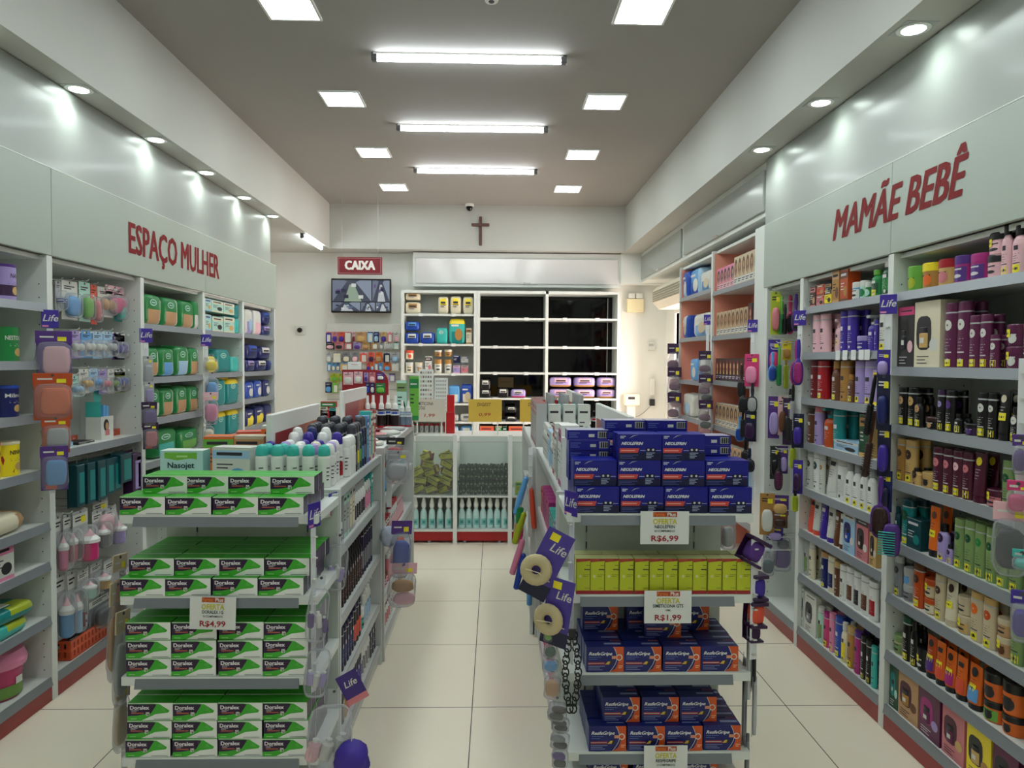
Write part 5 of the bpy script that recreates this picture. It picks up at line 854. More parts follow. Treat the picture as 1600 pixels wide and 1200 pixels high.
back_row('470 550 730 rpack blue offw d:.16; 553 632 730 rpack blue offw d:.16; 472 552 674 rpack blue sky d:.16 y:.15; 637 700 708 pack aqua d:.14 o:offw; 703 792 660 pack aqua d:.16 t:yellow v:gold w:teal; 795 824 708 carton cream gold', o5, .3, U1[1], 'second back wall shelf', 'packs on the back wall')
back_row('476 521 888 jar cream offw; 525 574 888 jar offw cream e:tan; 476 520 825 jar cream coral y:.155 e:coral; 581 617 854 carton offw dbrown e:rose; 626 671 872 jar cream gold l:offw; 679 724 872 jar cream gold l:offw; 627 670 822 jar gold offw y:.19; 680 723 820 jar gold cream y:.19; 728 765 904 carton lilac lpink; 769 808 904 carton rose lgrey; 728 764 850 carton navy dblue y:.115; 769 807 858 carton lgrey navy y:.115', o5, .3, U1[2], 'third back wall shelf', 'tubs and cartons on the back wall')
back_row('702 765 1008 pack sky d:.16 w:offw; 766 832 1003 pack blue d:.16 w:cream v:beige', o5, .3, U1[3], 'fourth back wall shelf', 'packs on the back wall')
back_row('690 760 1158 rpack lgrey offw; 765 832 1156 rpack offw lgrey', o5, .3, U1[4], 'fifth back wall shelf', 'packs on the back wall'); back_row('690 760 1218 rpack lblue offw; 765 832 1218 rpack sky offw', o5, .3, U1[5], 'sixth back wall shelf', 'packs on the back wall')
o2 = (730, 370); s2 = .24172
back_row('78 158 985 rpack black offw y:0; 80 156 920 rpack black offw y:.085; 196 274 978 rpack black offw; 282 386 985 rpack lilac offw w:hotpink; 536 684 985 rpack lilac lpink w:gold d:.2; 692 838 985 rpack lilac lpink w:gold d:.2; 846 972 985 rpack lilac lpink w:gold d:.2; 536 684 908 rpack lilac lpink w:gold d:.2 y:.125; 692 838 908 rpack lilac lpink w:gold d:.2 y:.125; 846 972 910 rpack lilac lpink w:gold d:.2 y:.125', o2, s2, U2[3], 'fourth shelf before black glass', 'pad packs before the black glass')
back_row('250 328 1160 rpack black offw; 252 326 1098 rpack black offw y:.1; 150 220 1160 rpack offw lgrey', o2, s2, U2[4], 'fifth shelf before black glass', 'pad packs before the black glass')
back_row('64 180 1225 carton orange coral d:.1 e:offw; 184 230 1225 carton beige green d:.1; 234 262 1225 carton dgreen dgreen d:.1; 270 386 1225 carton orange coral d:.1 e:tan', o2, s2, U2[5], 'sixth shelf before black glass', 'orange cartons on the back wall')
put([('notice', MB().front(-.09, -.06, .09, .06, 0, M((120, 100, 62))).front(-.06, .0, .06, .01, -.001, M((90, 70, 40))).box(-.09, .0005, -.06, .09, .003, .06, 'tan').mesh('notice'))], (.13, YF + .33, 1.30), 0, 'small tan notice standing dimly behind the white packs', 'notice')

# counter
t = thing('sales_counter', 'white counter with glass fronted bins and red plinth', 'counter', (0, 6.03, 0)); CWH = M((222, 224, 220), .35)
link('plinth', MB().box(-.71, .012, .02, .98, .40, .1, M((170, 22, 30), .3)), t); link('bottom_shelf', MB().box(-.71, 0, .1, .98, .44, .118, CWH), t); link('bin_floor', MB().box(-.71, 0, .392, .98, .44, .408, CWH), t); link('back_panel', MB().box(-.71, .42, .1, .98, .44, .87, M((208, 214, 206), .4)), t); link('worktop', MB().bbox(-.71, .44, .83, .98, .95, .868, CWH, .004), t); link('staff_side', MB().box(-.69, .9, 0, .96, .93, .83, CWH), t)
for x in (-.725, -.331, .134, .58, .99):
    link('divider', MB().add([(x + s * .017, y, z) for s in (-1, 1) for y, z in ((-.025, 0), (-.04, .93), (-.005, .935), (.10, .87), (.44, .87), (.44, 0))], [(5, 4, 3, 2, 1, 0), (6, 7, 8, 9, 10, 11)] + [(i, (i + 1) % 6, (i + 1) % 6 + 6, i + 6) for i in range(6)], M((230, 232, 228), .3)), t)
for a, b in ((-.708, -.348), (-.314, .117), (.151, .563), (.597, .973)): link('glass_pane', MB().box(a, -.004, .41, b, .002, .866, GLASS), t); link('top_bead', MB().box(a, -.006, .862, b, .004, .87, 'lgrey'), t)
for k in range(3): link('foot', MB().lathe([(.02, 0), (.016, .02)], 'grey', 8, cx=-.55 + k * .3, cy=.03), t)
SB = proto('spray', spray_bottle); bw = 'white nozzled bottle in the lower {} bin, {} from left'
for k in range(5): put(SB, (-.672 + .07 * k, 6.09, .1185), .1 * k, bw.format('left', ORD[k]), 'bottle', 'nozzled bottles in the counter')
for k in range(7): put(SB, (-.276 + .0605 * k, 6.10, .1185), .1 * k, bw.format('middle', ORD[k]), 'bottle', 'nozzled bottles in the counter')
for k in range(3): put(SB, (.20 + .065 * k, 6.09, .1185), .1 * k, bw.format('right', ORD[k]), 'bottle', 'nozzled bottles in the counter')
YBX = proto('ybx', lambda: carton(.10, .06, (186, 178, 60), (150, 140, 50), .035, (120, 70, 60)))
for L_, (nx, z, ny) in enumerate(((3, .425, 4), (3, .496, 4), (3, .567, 3), (2, .638, 3), (2, .706, 2))):
    for i in range(nx):
        for j in range(ny):
            x = -.638 + (.22 / max(1, nx - 1)) * i * (1 if L_ < 3 else .75) + (.0 if L_ < 3 else .06); y = 6.10 + .08 * j
            put(YBX, (min(-.41, x + R.uniform(-.008, .008)), y, z), R.uniform(-.6, .6), 'yellow green small box in the heap behind the left counter glass', 'box', 'yellow green boxes in the counter bin', rx=R.uniform(-.3, .3), ry=R.uniform(-.5, .5))
DGS = proto('dgs', lambda: [('sachet', MB().pillow(.033, .012, .058, lambda x, y, z: G((44, 62, 44)) if abs(x) < .5 else G((22, 30, 24)), .5, 12, 8, (0, 0, .029), .1).front(-.008, .024, .008, .036, -.0072, M((120, 140, 110))))])
for zl_ in range(4):
    for j in range(3):
        for i in range(13):
            put(DGS, (-.29 + .0325 * i + R.uniform(-.001, .001), 6.066 + .07 * j, .4095 + zl_ * .0625 + R.uniform(0, .008)), R.uniform(-.5, .5), 'dark green glossy sachet in the packed middle counter bin', 'sachet', 'dark green sachets in the counter bin', rx=R.uniform(-.15, .15), ry=R.uniform(-.12, .12))
put(proto('lb', lambda: carton(.1, .11, 'lime', 'lgreen', .05, None, None, 'green')), (.23, 6.09, .409), 0, 'lime green carton behind the right counter glass', 'box')
def easel(x, z, w, h, col, rows, lab):
    t = thing('price_sign', lab, 'price sign', (x, 6.60, .869)); z0 = z - .869
    b = MB().bbox(-w / 2, -.003, z0, w / 2, .003, z0 + h, col, .001)
    for s, u, v, c, wm in rows: b.text(s, h * .2 if wm > .5 else h * .2, u * w, z0 + v * h, c, .015, .15, y=-.0036, wmax=wm * w)
    link('card', b, t)
    for s in (-1, 1): link('support', MB().box(s * w * .38 - .006, -.003, 0, s * w * .38 + .006, .006, z0, 'offw'), t)
p0, p1 = on_y(646, 659, 6.6), on_y(696, 624, 6.6); easel((p0.x + p1.x) / 2, p0.z, p1.x - p0.x, p1.z - p0.z, M((214, 204, 190), .5), [('SIMETICONA', -.16, .8, M((80, 70, 66)), .55), ('GOTAS', -.28, .6, M((80, 70, 66)), .28), ('1,99', -.02, .28, M((176, 50, 54)), .34)], 'off-white sign reading 1,99 standing on the counter')
p0, p1 = on_y(732, 659, 6.6), on_y(784, 624, 6.6); easel((p0.x + p1.x) / 2, p0.z, p1.x - p0.x, p1.z - p0.z, M((218, 180, 70), .5), [('DIGEST', -.04, .76, M((110, 72, 30)), .42), ('0,99', -.02, .32, M((176, 70, 44)), .36)], 'yellow sign reading 0,99 standing on the counter')
p0, p1 = on_y(812, 659, 6.6), on_y(862, 624, 6.6); easel((p0.x + p1.x) / 2, p0.z, p1.x - p0.x, p1.z - p0.z, M((218, 180, 70), .5), [('DIGEST', -.04, .76, M((60, 50, 40)), .42)], 'yellow sign half hidden by the right gondola')
t = thing('counter_rack', 'small two tier rack of vials below the 1,99 sign', 'rack', (-.61, 6.66, .869)); link('frame', MB().box(-.15, 0, 0, .15, .1, .01, 'offw').box(-.15, 0, .115, .15, .1, .125, 'offw').box(-.15, .09, 0, .15, .1, .2, 'offw').box(-.155, 0, 0, -.148, .1, .2, 'offw').box(.148, 0, 0, .155, .1, .2, 'offw'), t)
for r_, zz in (('lower', .8795), ('upper', .9945)):
    for k in range(6): c = ('lgrey', 'rose', 'lpink', 'rose', 'green', 'offw')[k] if r_ == 'upper' else 'lgrey'; put(proto(('vial', c, r_), lambda: rollon(c, 'red' if r_ == 'lower' else 'white', .085 if r_ == 'lower' else .07, .019)), (-.73 + .047 * k, 6.69, zz), 0, f'{cw(c)} vial, {ORD[k]} from left on the {r_} tier of the counter rack', 'bottle', 'vials on the counter rack')
t = thing('display_stand', 'narrow red acrylic stand beside the counter rack', 'stand', (-.415, 6.75, .869)); link('back', MB().bbox(-.035, 0, 0, .035, .006, .36, M((190, 30, 34), .2), .002), t); link('tray', MB().bbox(-.06, -.06, 0, .04, 0, .2, M((176, 22, 30), .2), .002), t)
# checkout block and what stands on it
t = thing('checkout_counter', 'white checkout counter below the red rounded display', 'counter', (-1.3, 6.75, 0)); link('body', MB().box(-.55, -.3, 0, .47, .3, .97, CWH), t); link('worktop', MB().bbox(-.58, -.33, .97, .5, .33, 1.0, CWH, .004), t)
a, b = on_y(535, 615, 6.75), on_y(607, 578, 6.75)
t = thing('counter_display', 'red display panel with one rounded corner on the checkout', 'display', ((a.x + b.x) / 2, 6.75, 1.0005)); w = (b.x - a.x) / 2; top = b.z - 1.0005; r_ = .12
arc = [(w - r_ + r_ * math.sin(q * PI / 16), top - r_ + r_ * math.cos(q * PI / 16)) for q in range(9)]; out = [(-w, 0), (-w, top)] + arc + [(w, 0)]
link('panel', MB().add([(u, y, v) for y in (-.012, .012) for u, v in out], [tuple(range(len(out)))[::-1], tuple(range(len(out), 2 * len(out)))] + [(i, (i + 1) % len(out), (i + 1) % len(out) + len(out), i + len(out)) for i in range(len(out))], M((150, 30, 40), .3)), t); link('foot', MB().box(-w, -.08, 0, w, .08, .012, 'dred'), t)
for k, (u0, u1, v0, v1, c, bb) in enumerate(((268, 388, 625, 760, 'lpink', 'offw'), (395, 500, 620, 745, 'lpink', 'offw'), (512, 566, 630, 730, 'lilac', 'purple'), (572, 650, 628, 735, 'rose', 'lpink'), (660, 755, 632, 705, 'purple', 'offw'), (530, 585, 750, 860, 'dblue', 'blue'), (588, 640, 750, 860, 'dblue', 'offw'), (650, 765, 755, 860, 'green', 'lgreen'))):
    q0, q1 = on_y(500 + u0 * .1333, 500 + v0 * .1333, 6.72), on_y(500 + u1 * .1333, 500 + v1 * .1333, 6.72)
    put(proto(('cd', k), lambda: card(q1.x - q0.x - .004, q0.z - q1.z, c, bb, None, .02)), ((q0.x + q1.x) / 2, 6.728, q0.z), 0, f'{cw(c)} blister pack on the red display, {ORD[k]} counted row by row', 'blister pack', 'blister packs on the red display')
put([(n, b_.mesh(n)) for n, b_ in [('card_sign', MB().bbox(-.062, -.006, 0, .062, 0, .075, PAPER, .001).front(-.03, .045, .03, .05, -.0065, 'rose'))]], ((on_y(554, 575, 6.75).x), 6.75, top + 1.001), 0, 'small white card on top of the red display', 'card')
for k, (px, py0, w, c, bb, lab) in enumerate(((647.5, 587, .085, 'lgreen', 'green', 'green carton stack beside the white leaflet stand'), (628, 594, .09, 'mint', 'sage', 'pale green carton with leaves beside the green cartons'), (514, 627, .14, 'red', 'green', 'red and green box left of the white framed board'), (507, 634, .07, 'beige', 'cream', 'beige tub carton at the far left of the checkout'), (521, 636, .06, 'offw', 'aqua', 'small off-white carton on the checkout left end'))):
    p = on_y(px, py0, 6.62); put(proto(('ck', k), lambda: carton(w, p.z - 1.001, c, bb, .06, None, None, 'dgreen' if k == 1 else None)), (p.x, 6.62, 1.0005), 0, lab, 'box')
for px, py0, w, c, lab in ((666, 577, .135, 'rose', 'tall white leaflet stand with rows of small pictures'), (689.5, 591, .12, 'lgrey', 'shorter white leaflet stand beside the taller one')):
    p = on_y(px, py0, 6.85); t = thing('leaflet_stand', lab, 'leaflet stand', (p.x, 6.85, .869)); h = p.z - .869; b = MB().bbox(-w / 2, 0, 0, w / 2, .012, h, PAPER, .001)
    for i in range(9):
        for j in range(5): b.front(-w * .42 + j * w * .17, h * (.93 - i * .07), -w * .42 + j * w * .17 + w * .12, h * (.93 - i * .07) + h * .035, -.0006, M(R.choice([(190, 150, 140), (150, 140, 140), (206, 190, 180), (120, 110, 112)])) if c == 'rose' else 'lgrey')
    link('panel', b, t); link('foot', MB().box(-w / 2, -.05, 0, w / 2, .06, .008, 'offw'), t)
# hanging wall display behind the checkout
t = thing('pegboard_panel', 'white slatted wall panel hung with small packs behind checkout', 'display panel', (-1.56, YB, 1.0)); a, b = on_y(510, 505, 8.44), on_y(626, 640, 8.44)
link('panel', MB().box(a.x + 1.56, -.02, 0, b.x + 1.56, 0, a.z - 1.0, M((216, 214, 204))), t); link('header', MB().bbox(a.x + 1.56, -.045, a.z - 1.11, b.x + 1.56, -.02, a.z - 1.0, 'offw', .003), t)
for k in range(6): link('slat_rail', MB().box(a.x + 1.56, -.03, .08 + k * .12, b.x + 1.56, -.02, .092 + k * .12, 'lgrey'), t)
WD = [(150, 265, '60 130 rose violet;135 203 rose violet;210 286 coral violet;290 364 rose offw;370 410 lpink dred;412 545 tan lgold;550 620 dblue lblue;625 692 dblue lblue;704 780 lgold violet;785 850 lpink rose;856 935 offw lpink'), (268, 345, '60 165 dark lpink;170 272 rose dark;280 376 dark rose;386 480 lilac purple;482 580 lgold tan;595 680 beige gold;690 742 lgrey offw;748 850 offw lgrey;856 930 lgrey mint'), (390, 500, '60 136 lgrey offw;150 246 grey cream;255 350 grey cream;364 450 grey lpink;460 552 lpink coral;564 634 coral dpurple;640 730 orange tan;740 822 lgrey navy;830 930 lgrey lblue'), (512, 600, '76 128 teal sky;132 180 sky cream;182 228 sky cream;230 330 sky lgold;535 588 coral violet;590 634 orange lblue;636 682 orange lblue;685 732 sky lblue;738 830 orange sky;835 930 lgrey offw'), (640, 725, '110 210 lime lgreen;214 262 lime lgreen;800 880 dark lilac'), (742, 855, '52 136 navy sky;140 216 lime lgreen')]
for r_, (v0, v1, sp) in enumerate(WD):
    for k, it in enumerate(sp.split(';')):
        u0, u1, c, bb = it.split(); q0, q1 = on_y(500 + float(u0) * .1333, 500 + v0 * .1333, 8.40), on_y(500 + float(u1) * .1333, 500 + v1 * .1333, 8.40)
        put(proto(('wd', r_, k), lambda: card(q1.x - q0.x - .006, q0.z - q1.z, c, bb, None, .025, 'pill' if (k + r_) % 3 else 'box')), ((q0.x + q1.x) / 2, 8.43 - .012 * (k % 2), q0.z), 0, f'{cw(c)} blister pack, {ORD[k]} in the {ORD[r_]} row of the checkout wall', 'blister pack', 'packs on the checkout wall panel')
# ---------------------------------------------------------------- hanging goods
UN = {o['label']: o for o in COL.objects if o.get('category') == 'shelving'}
UB1 = UN['shelving unit with hanging baby bottles and teats, left wall']; UC = UN['narrow shelving unit hung with hairbrushes, right wall']
def hook(unit, side, X0, ymid, x, y, z, depth=.34): u = (y - ymid) * -side; d0 = abs(x - X0) - .012; link('peg_hook', MB().tube([(u, depth, z + .0165), (u, d0, z + .0165), (u, d0 - .012, z + .026)], .003, 'offw', 5), unit)
def hang(side, X, org, sc, u0, u1, v0, v1, mk, lab, cat, grp=None, unit=None, rz=None, hk=True, ry=0, deep=1, gap=.03, lim=None):
    """hang one thing so that its face spans these view coordinates on the plane x = X"""
    a, b = on_x(org[0] + u0 * sc, org[1] + v0 * sc, X), on_x(org[0] + u1 * sc, org[1] + v0 * sc, X); y = (a.y + b.y) / 2; um = (u0 + u1) / 2
    zt, zb = on_x(org[0] + um * sc, org[1] + v0 * sc, X).z, on_x(org[0] + um * sc, org[1] + v1 * sc, X).z; w, h = abs(b.y - a.y) * .97, zt - zb
    if rz is not None: w = (u1 - u0) * sc * y / F * 1.05
    if lim: w = min(w, .2); y = min(max(y, lim[0] + w / 2), lim[1] - w / 2)
    pr = [(n, m.mesh(n)) for n, m in mk(w, h)]
    for q in range(deep): put(pr, (X + side * gap * q, y, zt), -side * PI / 2 if rz is None else rz, lab + (f', {ORD[q]} behind' if q else ''), cat, grp, ry=0, rx=ry)
    if unit: hook(unit[0], side, unit[1], unit[2], X, y, zt)
o2, o3, s3 = (0, 380), (0, 780), .35
u1 = (UB1, XL, 3.6755); G1 = 'hanging baby goods on the left wall'
BL = [(o2, 'top row', -2.08, '246 271 178 305 lgrey blue ring;273 346 180 342 offw sky pill;351 402 184 350 mint lgreen pill;404 432 196 362 coral rose pill;434 503 208 330 offw tan pair;508 545 222 350 teal aqua pill;550 628 216 334 lpink hotpink pill'),
      (o2, 'second row', -2.08, '308 358 402 515 lilac offw pair;361 410 402 512 sky offw pair;413 458 404 516 lblue offw pair;460 506 404 512 lblue lgrey pair;509 556 412 520 purple lilac pair;560 612 416 520 purple violet pair'),
      (o2, 'third row', -2.08, '312 350 602 690 mint lblue pair;352 396 572 672 offw lgold pair;398 438 570 660 lblue sky pair;440 478 572 672 lilac rose pair;480 514 572 670 offw sage pair;517 566 568 664 offw blue pair;570 612 570 662 lime tan pair')]
for org, rn, X, sp in BL:
    for k, it in enumerate(sp.split(';')):
        p = it.split(); u0, q1, v0, v1 = map(float, p[:4]); c, bb, sh = p[4:7]
        hang(-1, X, org, .35, u0, q1, v0, v1, lambda w, h: card(w, h, c, bb, None, .035, sh, 'blister_pack', 0, 1), f'{cw(c)} baby blister pack, {ORD[k]} in the {rn} of hooks', 'blister pack', G1, u1, lim=(3.285, 4.065))
for k, (u0, v0, v1) in enumerate(((296, 985, 1180), (345, 975, 1165), (392, 966, 1150), (430, 958, 1125), (462, 950, 1110))):
    hang(-1, -2.05, o2, .35, u0, u0 + 46, v0, v1, lambda w, h: card(w * .9, h, 'dteal', 'dteal', 'teal', .045, 'box', 'hanging_carton', k == 2), f'dark teal hanging carton, {ORD[k]} from left below the narrow shelf', 'box', 'dark teal hanging cartons', u1, lim=(3.285, 4.065))
for k, (u0, u_, v0, v1) in enumerate(((492, 552, 938, 1070), (556, 602, 932, 1112), (606, 630, 938, 1090))):
    c = ('dteal', 'dpurple', 'purple')[k]; hang(-1, -2.04, o2, .35, u0, u_, v0, v1, lambda w, h: card(w * .95, h, c, c, 'lilac' if k else 'teal', .05, 'box', 'hanging_carton'), f'{cw(c)} hanging carton, {ORD[k]} of three at the right hooks', 'box', 'purple and teal hanging cartons', u1, lim=(3.285, 4.065))
BB = [(238, 278, 85, 330, 'pink'), (281, 320, 78, 290, 'rose'), (323, 392, 60, 285, 'hotpink'), (412, 482, 12, 175, 'lpink'), (468, 520, 45, 205, 'lilac'), (410, 455, 60, 225, 'grey'), (238, 292, 345, 632, 'sky'), (300, 340, 332, 610, 'lblue'), (345, 395, 325, 450, 'mint'), (402, 458, 292, 405, 'lgold'), (460, 540, 270, 432, 'blue'), (365, 520, 435, 570, 'dark')]
for k, (u0, u_, v0, v1, c) in enumerate(BB):
    rn = 'upper' if k < 6 else 'lower'
    hang(-1, -2.05 + .012 * (k % 3), o3, .35, u0, u_, v0, v1, lambda w, h: card(w, h, 'lgrey' if k != 11 else 'grey', c, 'offw', .055, 'bottle' if k not in (3, 11) else 'pill', 'bottle_pack', k in (2, 3), 1), f'{cw(c)} baby bottle blister, {ORD[k % 6]} of the {rn} hanging bottles', 'blister pack', 'hanging baby bottles', u1, lim=(3.285, 4.065))
t = thing('plastic_basket', 'orange plastic basket on the bottom left shelf', 'basket', (-2.12, 3.62, .106), PI / 2)
bk = MB()
for s in (-1, 1):
    for k in range(13): bk.bbox(-.2 + k * .031, s * .1 - .003, 0, -.178 + k * .031, s * .1 + .003, .085, M((206, 76, 36)), .001)
    for zz in (.0, .04, .08): bk.bbox(-.205, s * .1 - .004, zz, .205, s * .1 + .004, zz + .012, M((214, 82, 38)), .001)
    for k in range(7): bk.bbox(s * .2 - .003, -.1 + k * .031, 0, s * .2 + .003, -.08 + k * .031, .085, M((206, 76, 36)), .001)
    for zz in (.0, .04, .08): bk.bbox(s * .2 - .004, -.1, zz, s * .2 + .004, .1, zz + .012, M((214, 82, 38)), .001)
link('walls', bk, t); link('floor_panel', MB().box(-.2, -.1, .001, .2, .1, .006, M((190, 66, 30))), t)
for k in range(5): put(proto(('bb', k % 2), lambda: [('small_bag', MB().pillow(.1, .07, .03, G(('lgrey', 'dark')[k % 2]), .7, 14, 8, (0, 0, .015), .2))]), (-2.12 + .03 * (k % 3) - .03, 3.48 + .065 * k, .115 + .0 * k), .7 * k, f'crumpled {("pale", "dark")[k % 2]} bag in the orange basket, {ORD[k]} from left', 'bag', 'bags in the orange basket')
NZ = 1.105 + .0175
def lady():
    b = MB().box(-.06, -.04, 0, .06, .04, .12, G('offw')).add([(-.06, -.04, .12), (-.06, .04, .12), (.06, .04, .12), (-.06, -.04, .2), (-.06, .04, .2)], [(0, 3, 4, 1), (0, 2, 3), (1, 4, 2), (3, 2, 4)], G('aqua')); y = -.0405
    b.disc(-.01, .075, .026, y, 'black', 14, .032); b.disc(-.004, .07, .015, y - .0004, 'tan', 12, .02); b.front(-.02, .02, .02, .05, y - .0003, 'rose'); b.disc(-.02, .23, .04, -.0, G('aqua'), 14); return [('display_carton', b), ('inner_cartons', MB().box(0, -.02, .12, .024, .035, .18, G('sky')).box(.028, -.02, .12, .055, .035, .175, G('sky')))]
for pr, y, x, lab in ((proto('lady', lady), 3.84, -2.10, 'white and turquoise display carton showing a dark haired figure'), (proto('obx', lambda: carton(.13, .035, 'dorange', 'coral', .1)), 4.0, -2.16, 'flat orange carton at the right end of the narrow shelf'), (proto('obx2', lambda: carton(.05, .03, 'dorange', 'coral', .06)), 3.735, -2.2, 'small orange carton half behind the display carton'), (proto('wbx', lambda: carton(.035, .085, 'offw', 'tan', .03)), 3.39, -2.06, 'slim white carton at the near end of the narrow shelf'), (proto('bbx', lambda: carton(.12, .02, 'lblue', 'sky', .08)), 3.47, -2.1, 'flat pale blue carton lying on the narrow shelf'), (proto('kbx', lambda: carton(.14, .012, 'dark', 'offw', .1)), 3.63, -2.1, 'flat dark case lying on the narrow shelf')):
    put(pr, (x, y, NZ), PI / 2, lab, 'box')
# brushes in the narrow right unit
o7, s7 = (1130, 400), .25; uc = (UC, XR, 4.09); GB = 'hairbrushes in the narrow right unit'; XC = XR + .09
def br(kind, c, p): return lambda w, h: (round_brush(c, p, h, .02) if kind == 'r' else paddle_brush(c, p, h, min(.085, max(.05, w))) if kind == 'p' else comb(c, h, .045) if kind == 'c' else card(max(.05, w), h, c, p, None, .03, 'pill', 'brush_card', 1))
def hc(org, sc, u0, u_, v0, v1, mk, lab, cat, grp, k):
    """hang in the narrow right unit: the peg is as deep as the view demands, the thing is turned towards the shop"""
    px, py = org[0] + (u0 + u_) / 2 * sc, org[1] + v0 * sc; Y = 4.22 - .02 * (k % 3) if px < 1236 else 4.08; p = on_y(px, py, Y)
    if p.x > 1.97: Y *= 1.97 / p.x; p = on_y(px, py, Y)
    h = p.z - on_y(px, org[1] + v1 * sc, Y).z; w = (u_ - u0) * sc * Y / F; put([(n, m.mesh(n)) for n, m in mk(w, h)], p, -.3, lab, cat, grp); hook(UC, 1, XR, 4.09, p.x + .005, min(4.3, Y + .004), p.z)
HB = [('top', '300 362 235 492 k lime rose;350 386 250 490 r lgreen green;372 404 300 490 r dark black;396 446 245 490 p hotpink black;440 474 235 470 p purple dark'), ('second', '284 354 535 720 k violet hotpink;290 330 600 785 p sky blue;332 372 560 812 r lgreen green;364 428 545 830 r lgold lime;386 412 545 650 k yellow gold;424 498 530 808 p magenta dpurple'), ('third', '284 352 890 1140 k purple lilac;350 392 890 1120 k lpink brown;386 420 900 1180 k dpurple dark;400 440 830 1180 r dark black')]
for rn, sp in HB:
    for k, it in enumerate(sp.split(';')):
        p = it.split(); u0, u_, v0, v1 = map(float, p[:4]); hc((1130, 400), .25, u0, u_, v0, v1, br(p[4], p[5], p[6]), f'{cw(p[5])} {dict(k="carded brush", r="round hairbrush", p="paddle hairbrush", c="comb")[p[4]]}, {ORD[k]} from left on the {rn} brush hooks', 'hairbrush', GB, k)
for k, it in enumerate('160 198 700 822 k dark black;195 228 700 800 k purple lilac;180 206 715 865 p dark plum;120 176 885 1040 k gold offw;165 230 892 962 k purple lgold;168 226 955 1012 k brown dbrown;146 208 1012 1062 k violet lilac'.split(';')):
    p = it.split(); u0, u_, v0, v1 = map(float, p[:4]); hc((1140, 420), .4, u0, u_, v0, v1, br(*p[4:7]), f'{cw(p[5])} {dict(k="carded accessory", p="slim hairbrush")[p[4]]}, {ORD[k]} on the lower brush hooks', 'hair accessory', 'hair accessories on the lower hooks', k)
for k, (u0, u_, v0, v1, c) in enumerate(((166, 242, 1052, 1182, 'purple'), (130, 182, 1060, 1160, 'lgrey'), (124, 174, 1110, 1198, 'dteal'), (186, 238, 1040, 1100, 'black'))):
    hc((1140, 420), .4, u0, u_, v0, v1, lambda w, h: film_bag(w, h, None, [('s', c)], .05, k), f'clear bag with {cw(c)} hair accessory, {ORD[k]} of four hanging low', 'bag', 'clear accessory bags hanging low', k)

# clip strips and what hangs from them
def strip(plane, val, px, py, L, lab, rz, n=8, c='violet', hs=1):
    p = on_x(px, py, val) if plane == 'x' else on_y(px, py, val); pr = proto(('strip', round(L, 2), c, hs), lambda: clip_strip(L, n, 'Life', c, hs)); put(pr, p, rz, lab, 'clip strip', 'white clip strips')
def hy(Y, x0, x1, y0, y1, mk, lab, cat, grp=None, rz=0, ry=0):
    a, b = on_y((x0 + x1) / 2, y0, Y), on_y((x0 + x1) / 2, y1, Y); w = on_y(x1, y0, Y).x - on_y(x0, y0, Y).x; put([(n, m.mesh(n)) for n, m in mk(w, a.z - b.z)], a, rz, lab, cat, grp, ry=ry)
def hx(X, x0, x1, y0, y1, mk, lab, cat, grp=None, rz=0, ry=0, w=None):
    p = on_x((x0 + x1) / 2, y0, X); h = p.z - on_x((x0 + x1) / 2, y1, X).z; w = w or (x1 - x0) * p.y / F; put([(n, m.mesh(n)) for n, m in mk(w, h)], p, rz, lab, cat, grp, ry=ry)
XS = -1.975
strip('x', XS, 78, 508, .75, 'clip strip with purple header beside the formula cans', .7)
for k, (x0, x1, y0, y1, h_, it) in enumerate(((60, 108, 522, 594, 'purple', [('f', 'lpink')]), (56, 108, 588, 656, 'dorange', [('f', 'orange')]), (68, 106, 655, 708, 'dorange', [('f', 'lgrey')]), (66, 103, 702, 766, 'purple', [('f', 'sky')]))):
    hx(XS + .03 + .012 * k, x0, x1, y0, y1, lambda w, h: film_bag(w, h, h_, it, .03, k), f'{("pink filled", "orange", "grey filled", "sky blue")[k]} baby bag, {ORD[k]} down the strip by the cans', 'bag', 'bags on the strip by the formula cans', .5)
strip('x', XS, 228, 532, .6, 'clip strip with purple header left of the green diapers', .6)
for k, (x0, x1, y0, y1, c) in enumerate(((224, 238, 560, 602, 'lgrey'), (226, 240, 600, 632, 'lilac'), (222, 244, 632, 668, 'purple'), (224, 246, 664, 702, 'rose'))):
    hx(XS + .03 + .01 * k, x0, x1, y0, y1, lambda w, h: film_bag(w, h, 'dpurple' if k > 1 else 'lgrey', [('f', c)], .03, k + 9), f'{cw(c)} crinkled pack, {ORD[k]} down the strip by green diapers', 'bag', 'packs on the strip by the green diapers', .5)
strip('x', XS, 322, 538, .45, 'clip strip with purple header by the teal wipes', .6)
for k, (x0, x1, y0, y1, c) in enumerate(((320, 340, 556, 582, 'yellow'), (322, 341, 584, 626, 'sky'), (318, 340, 616, 664, 'pink'), (317, 334, 660, 694, 'cream'))):
    hx(XS + .03 + .01 * k, x0, x1, y0, y1, lambda w, h: film_bag(w, h, (None, None, 'lpink', None)[k], [('s', c)], .05, k + 20), f'bag with {cw(c)} toy, {ORD[k]} down the strip by teal wipes', 'bag', 'toy bags on the strip by the teal wipes', .5)
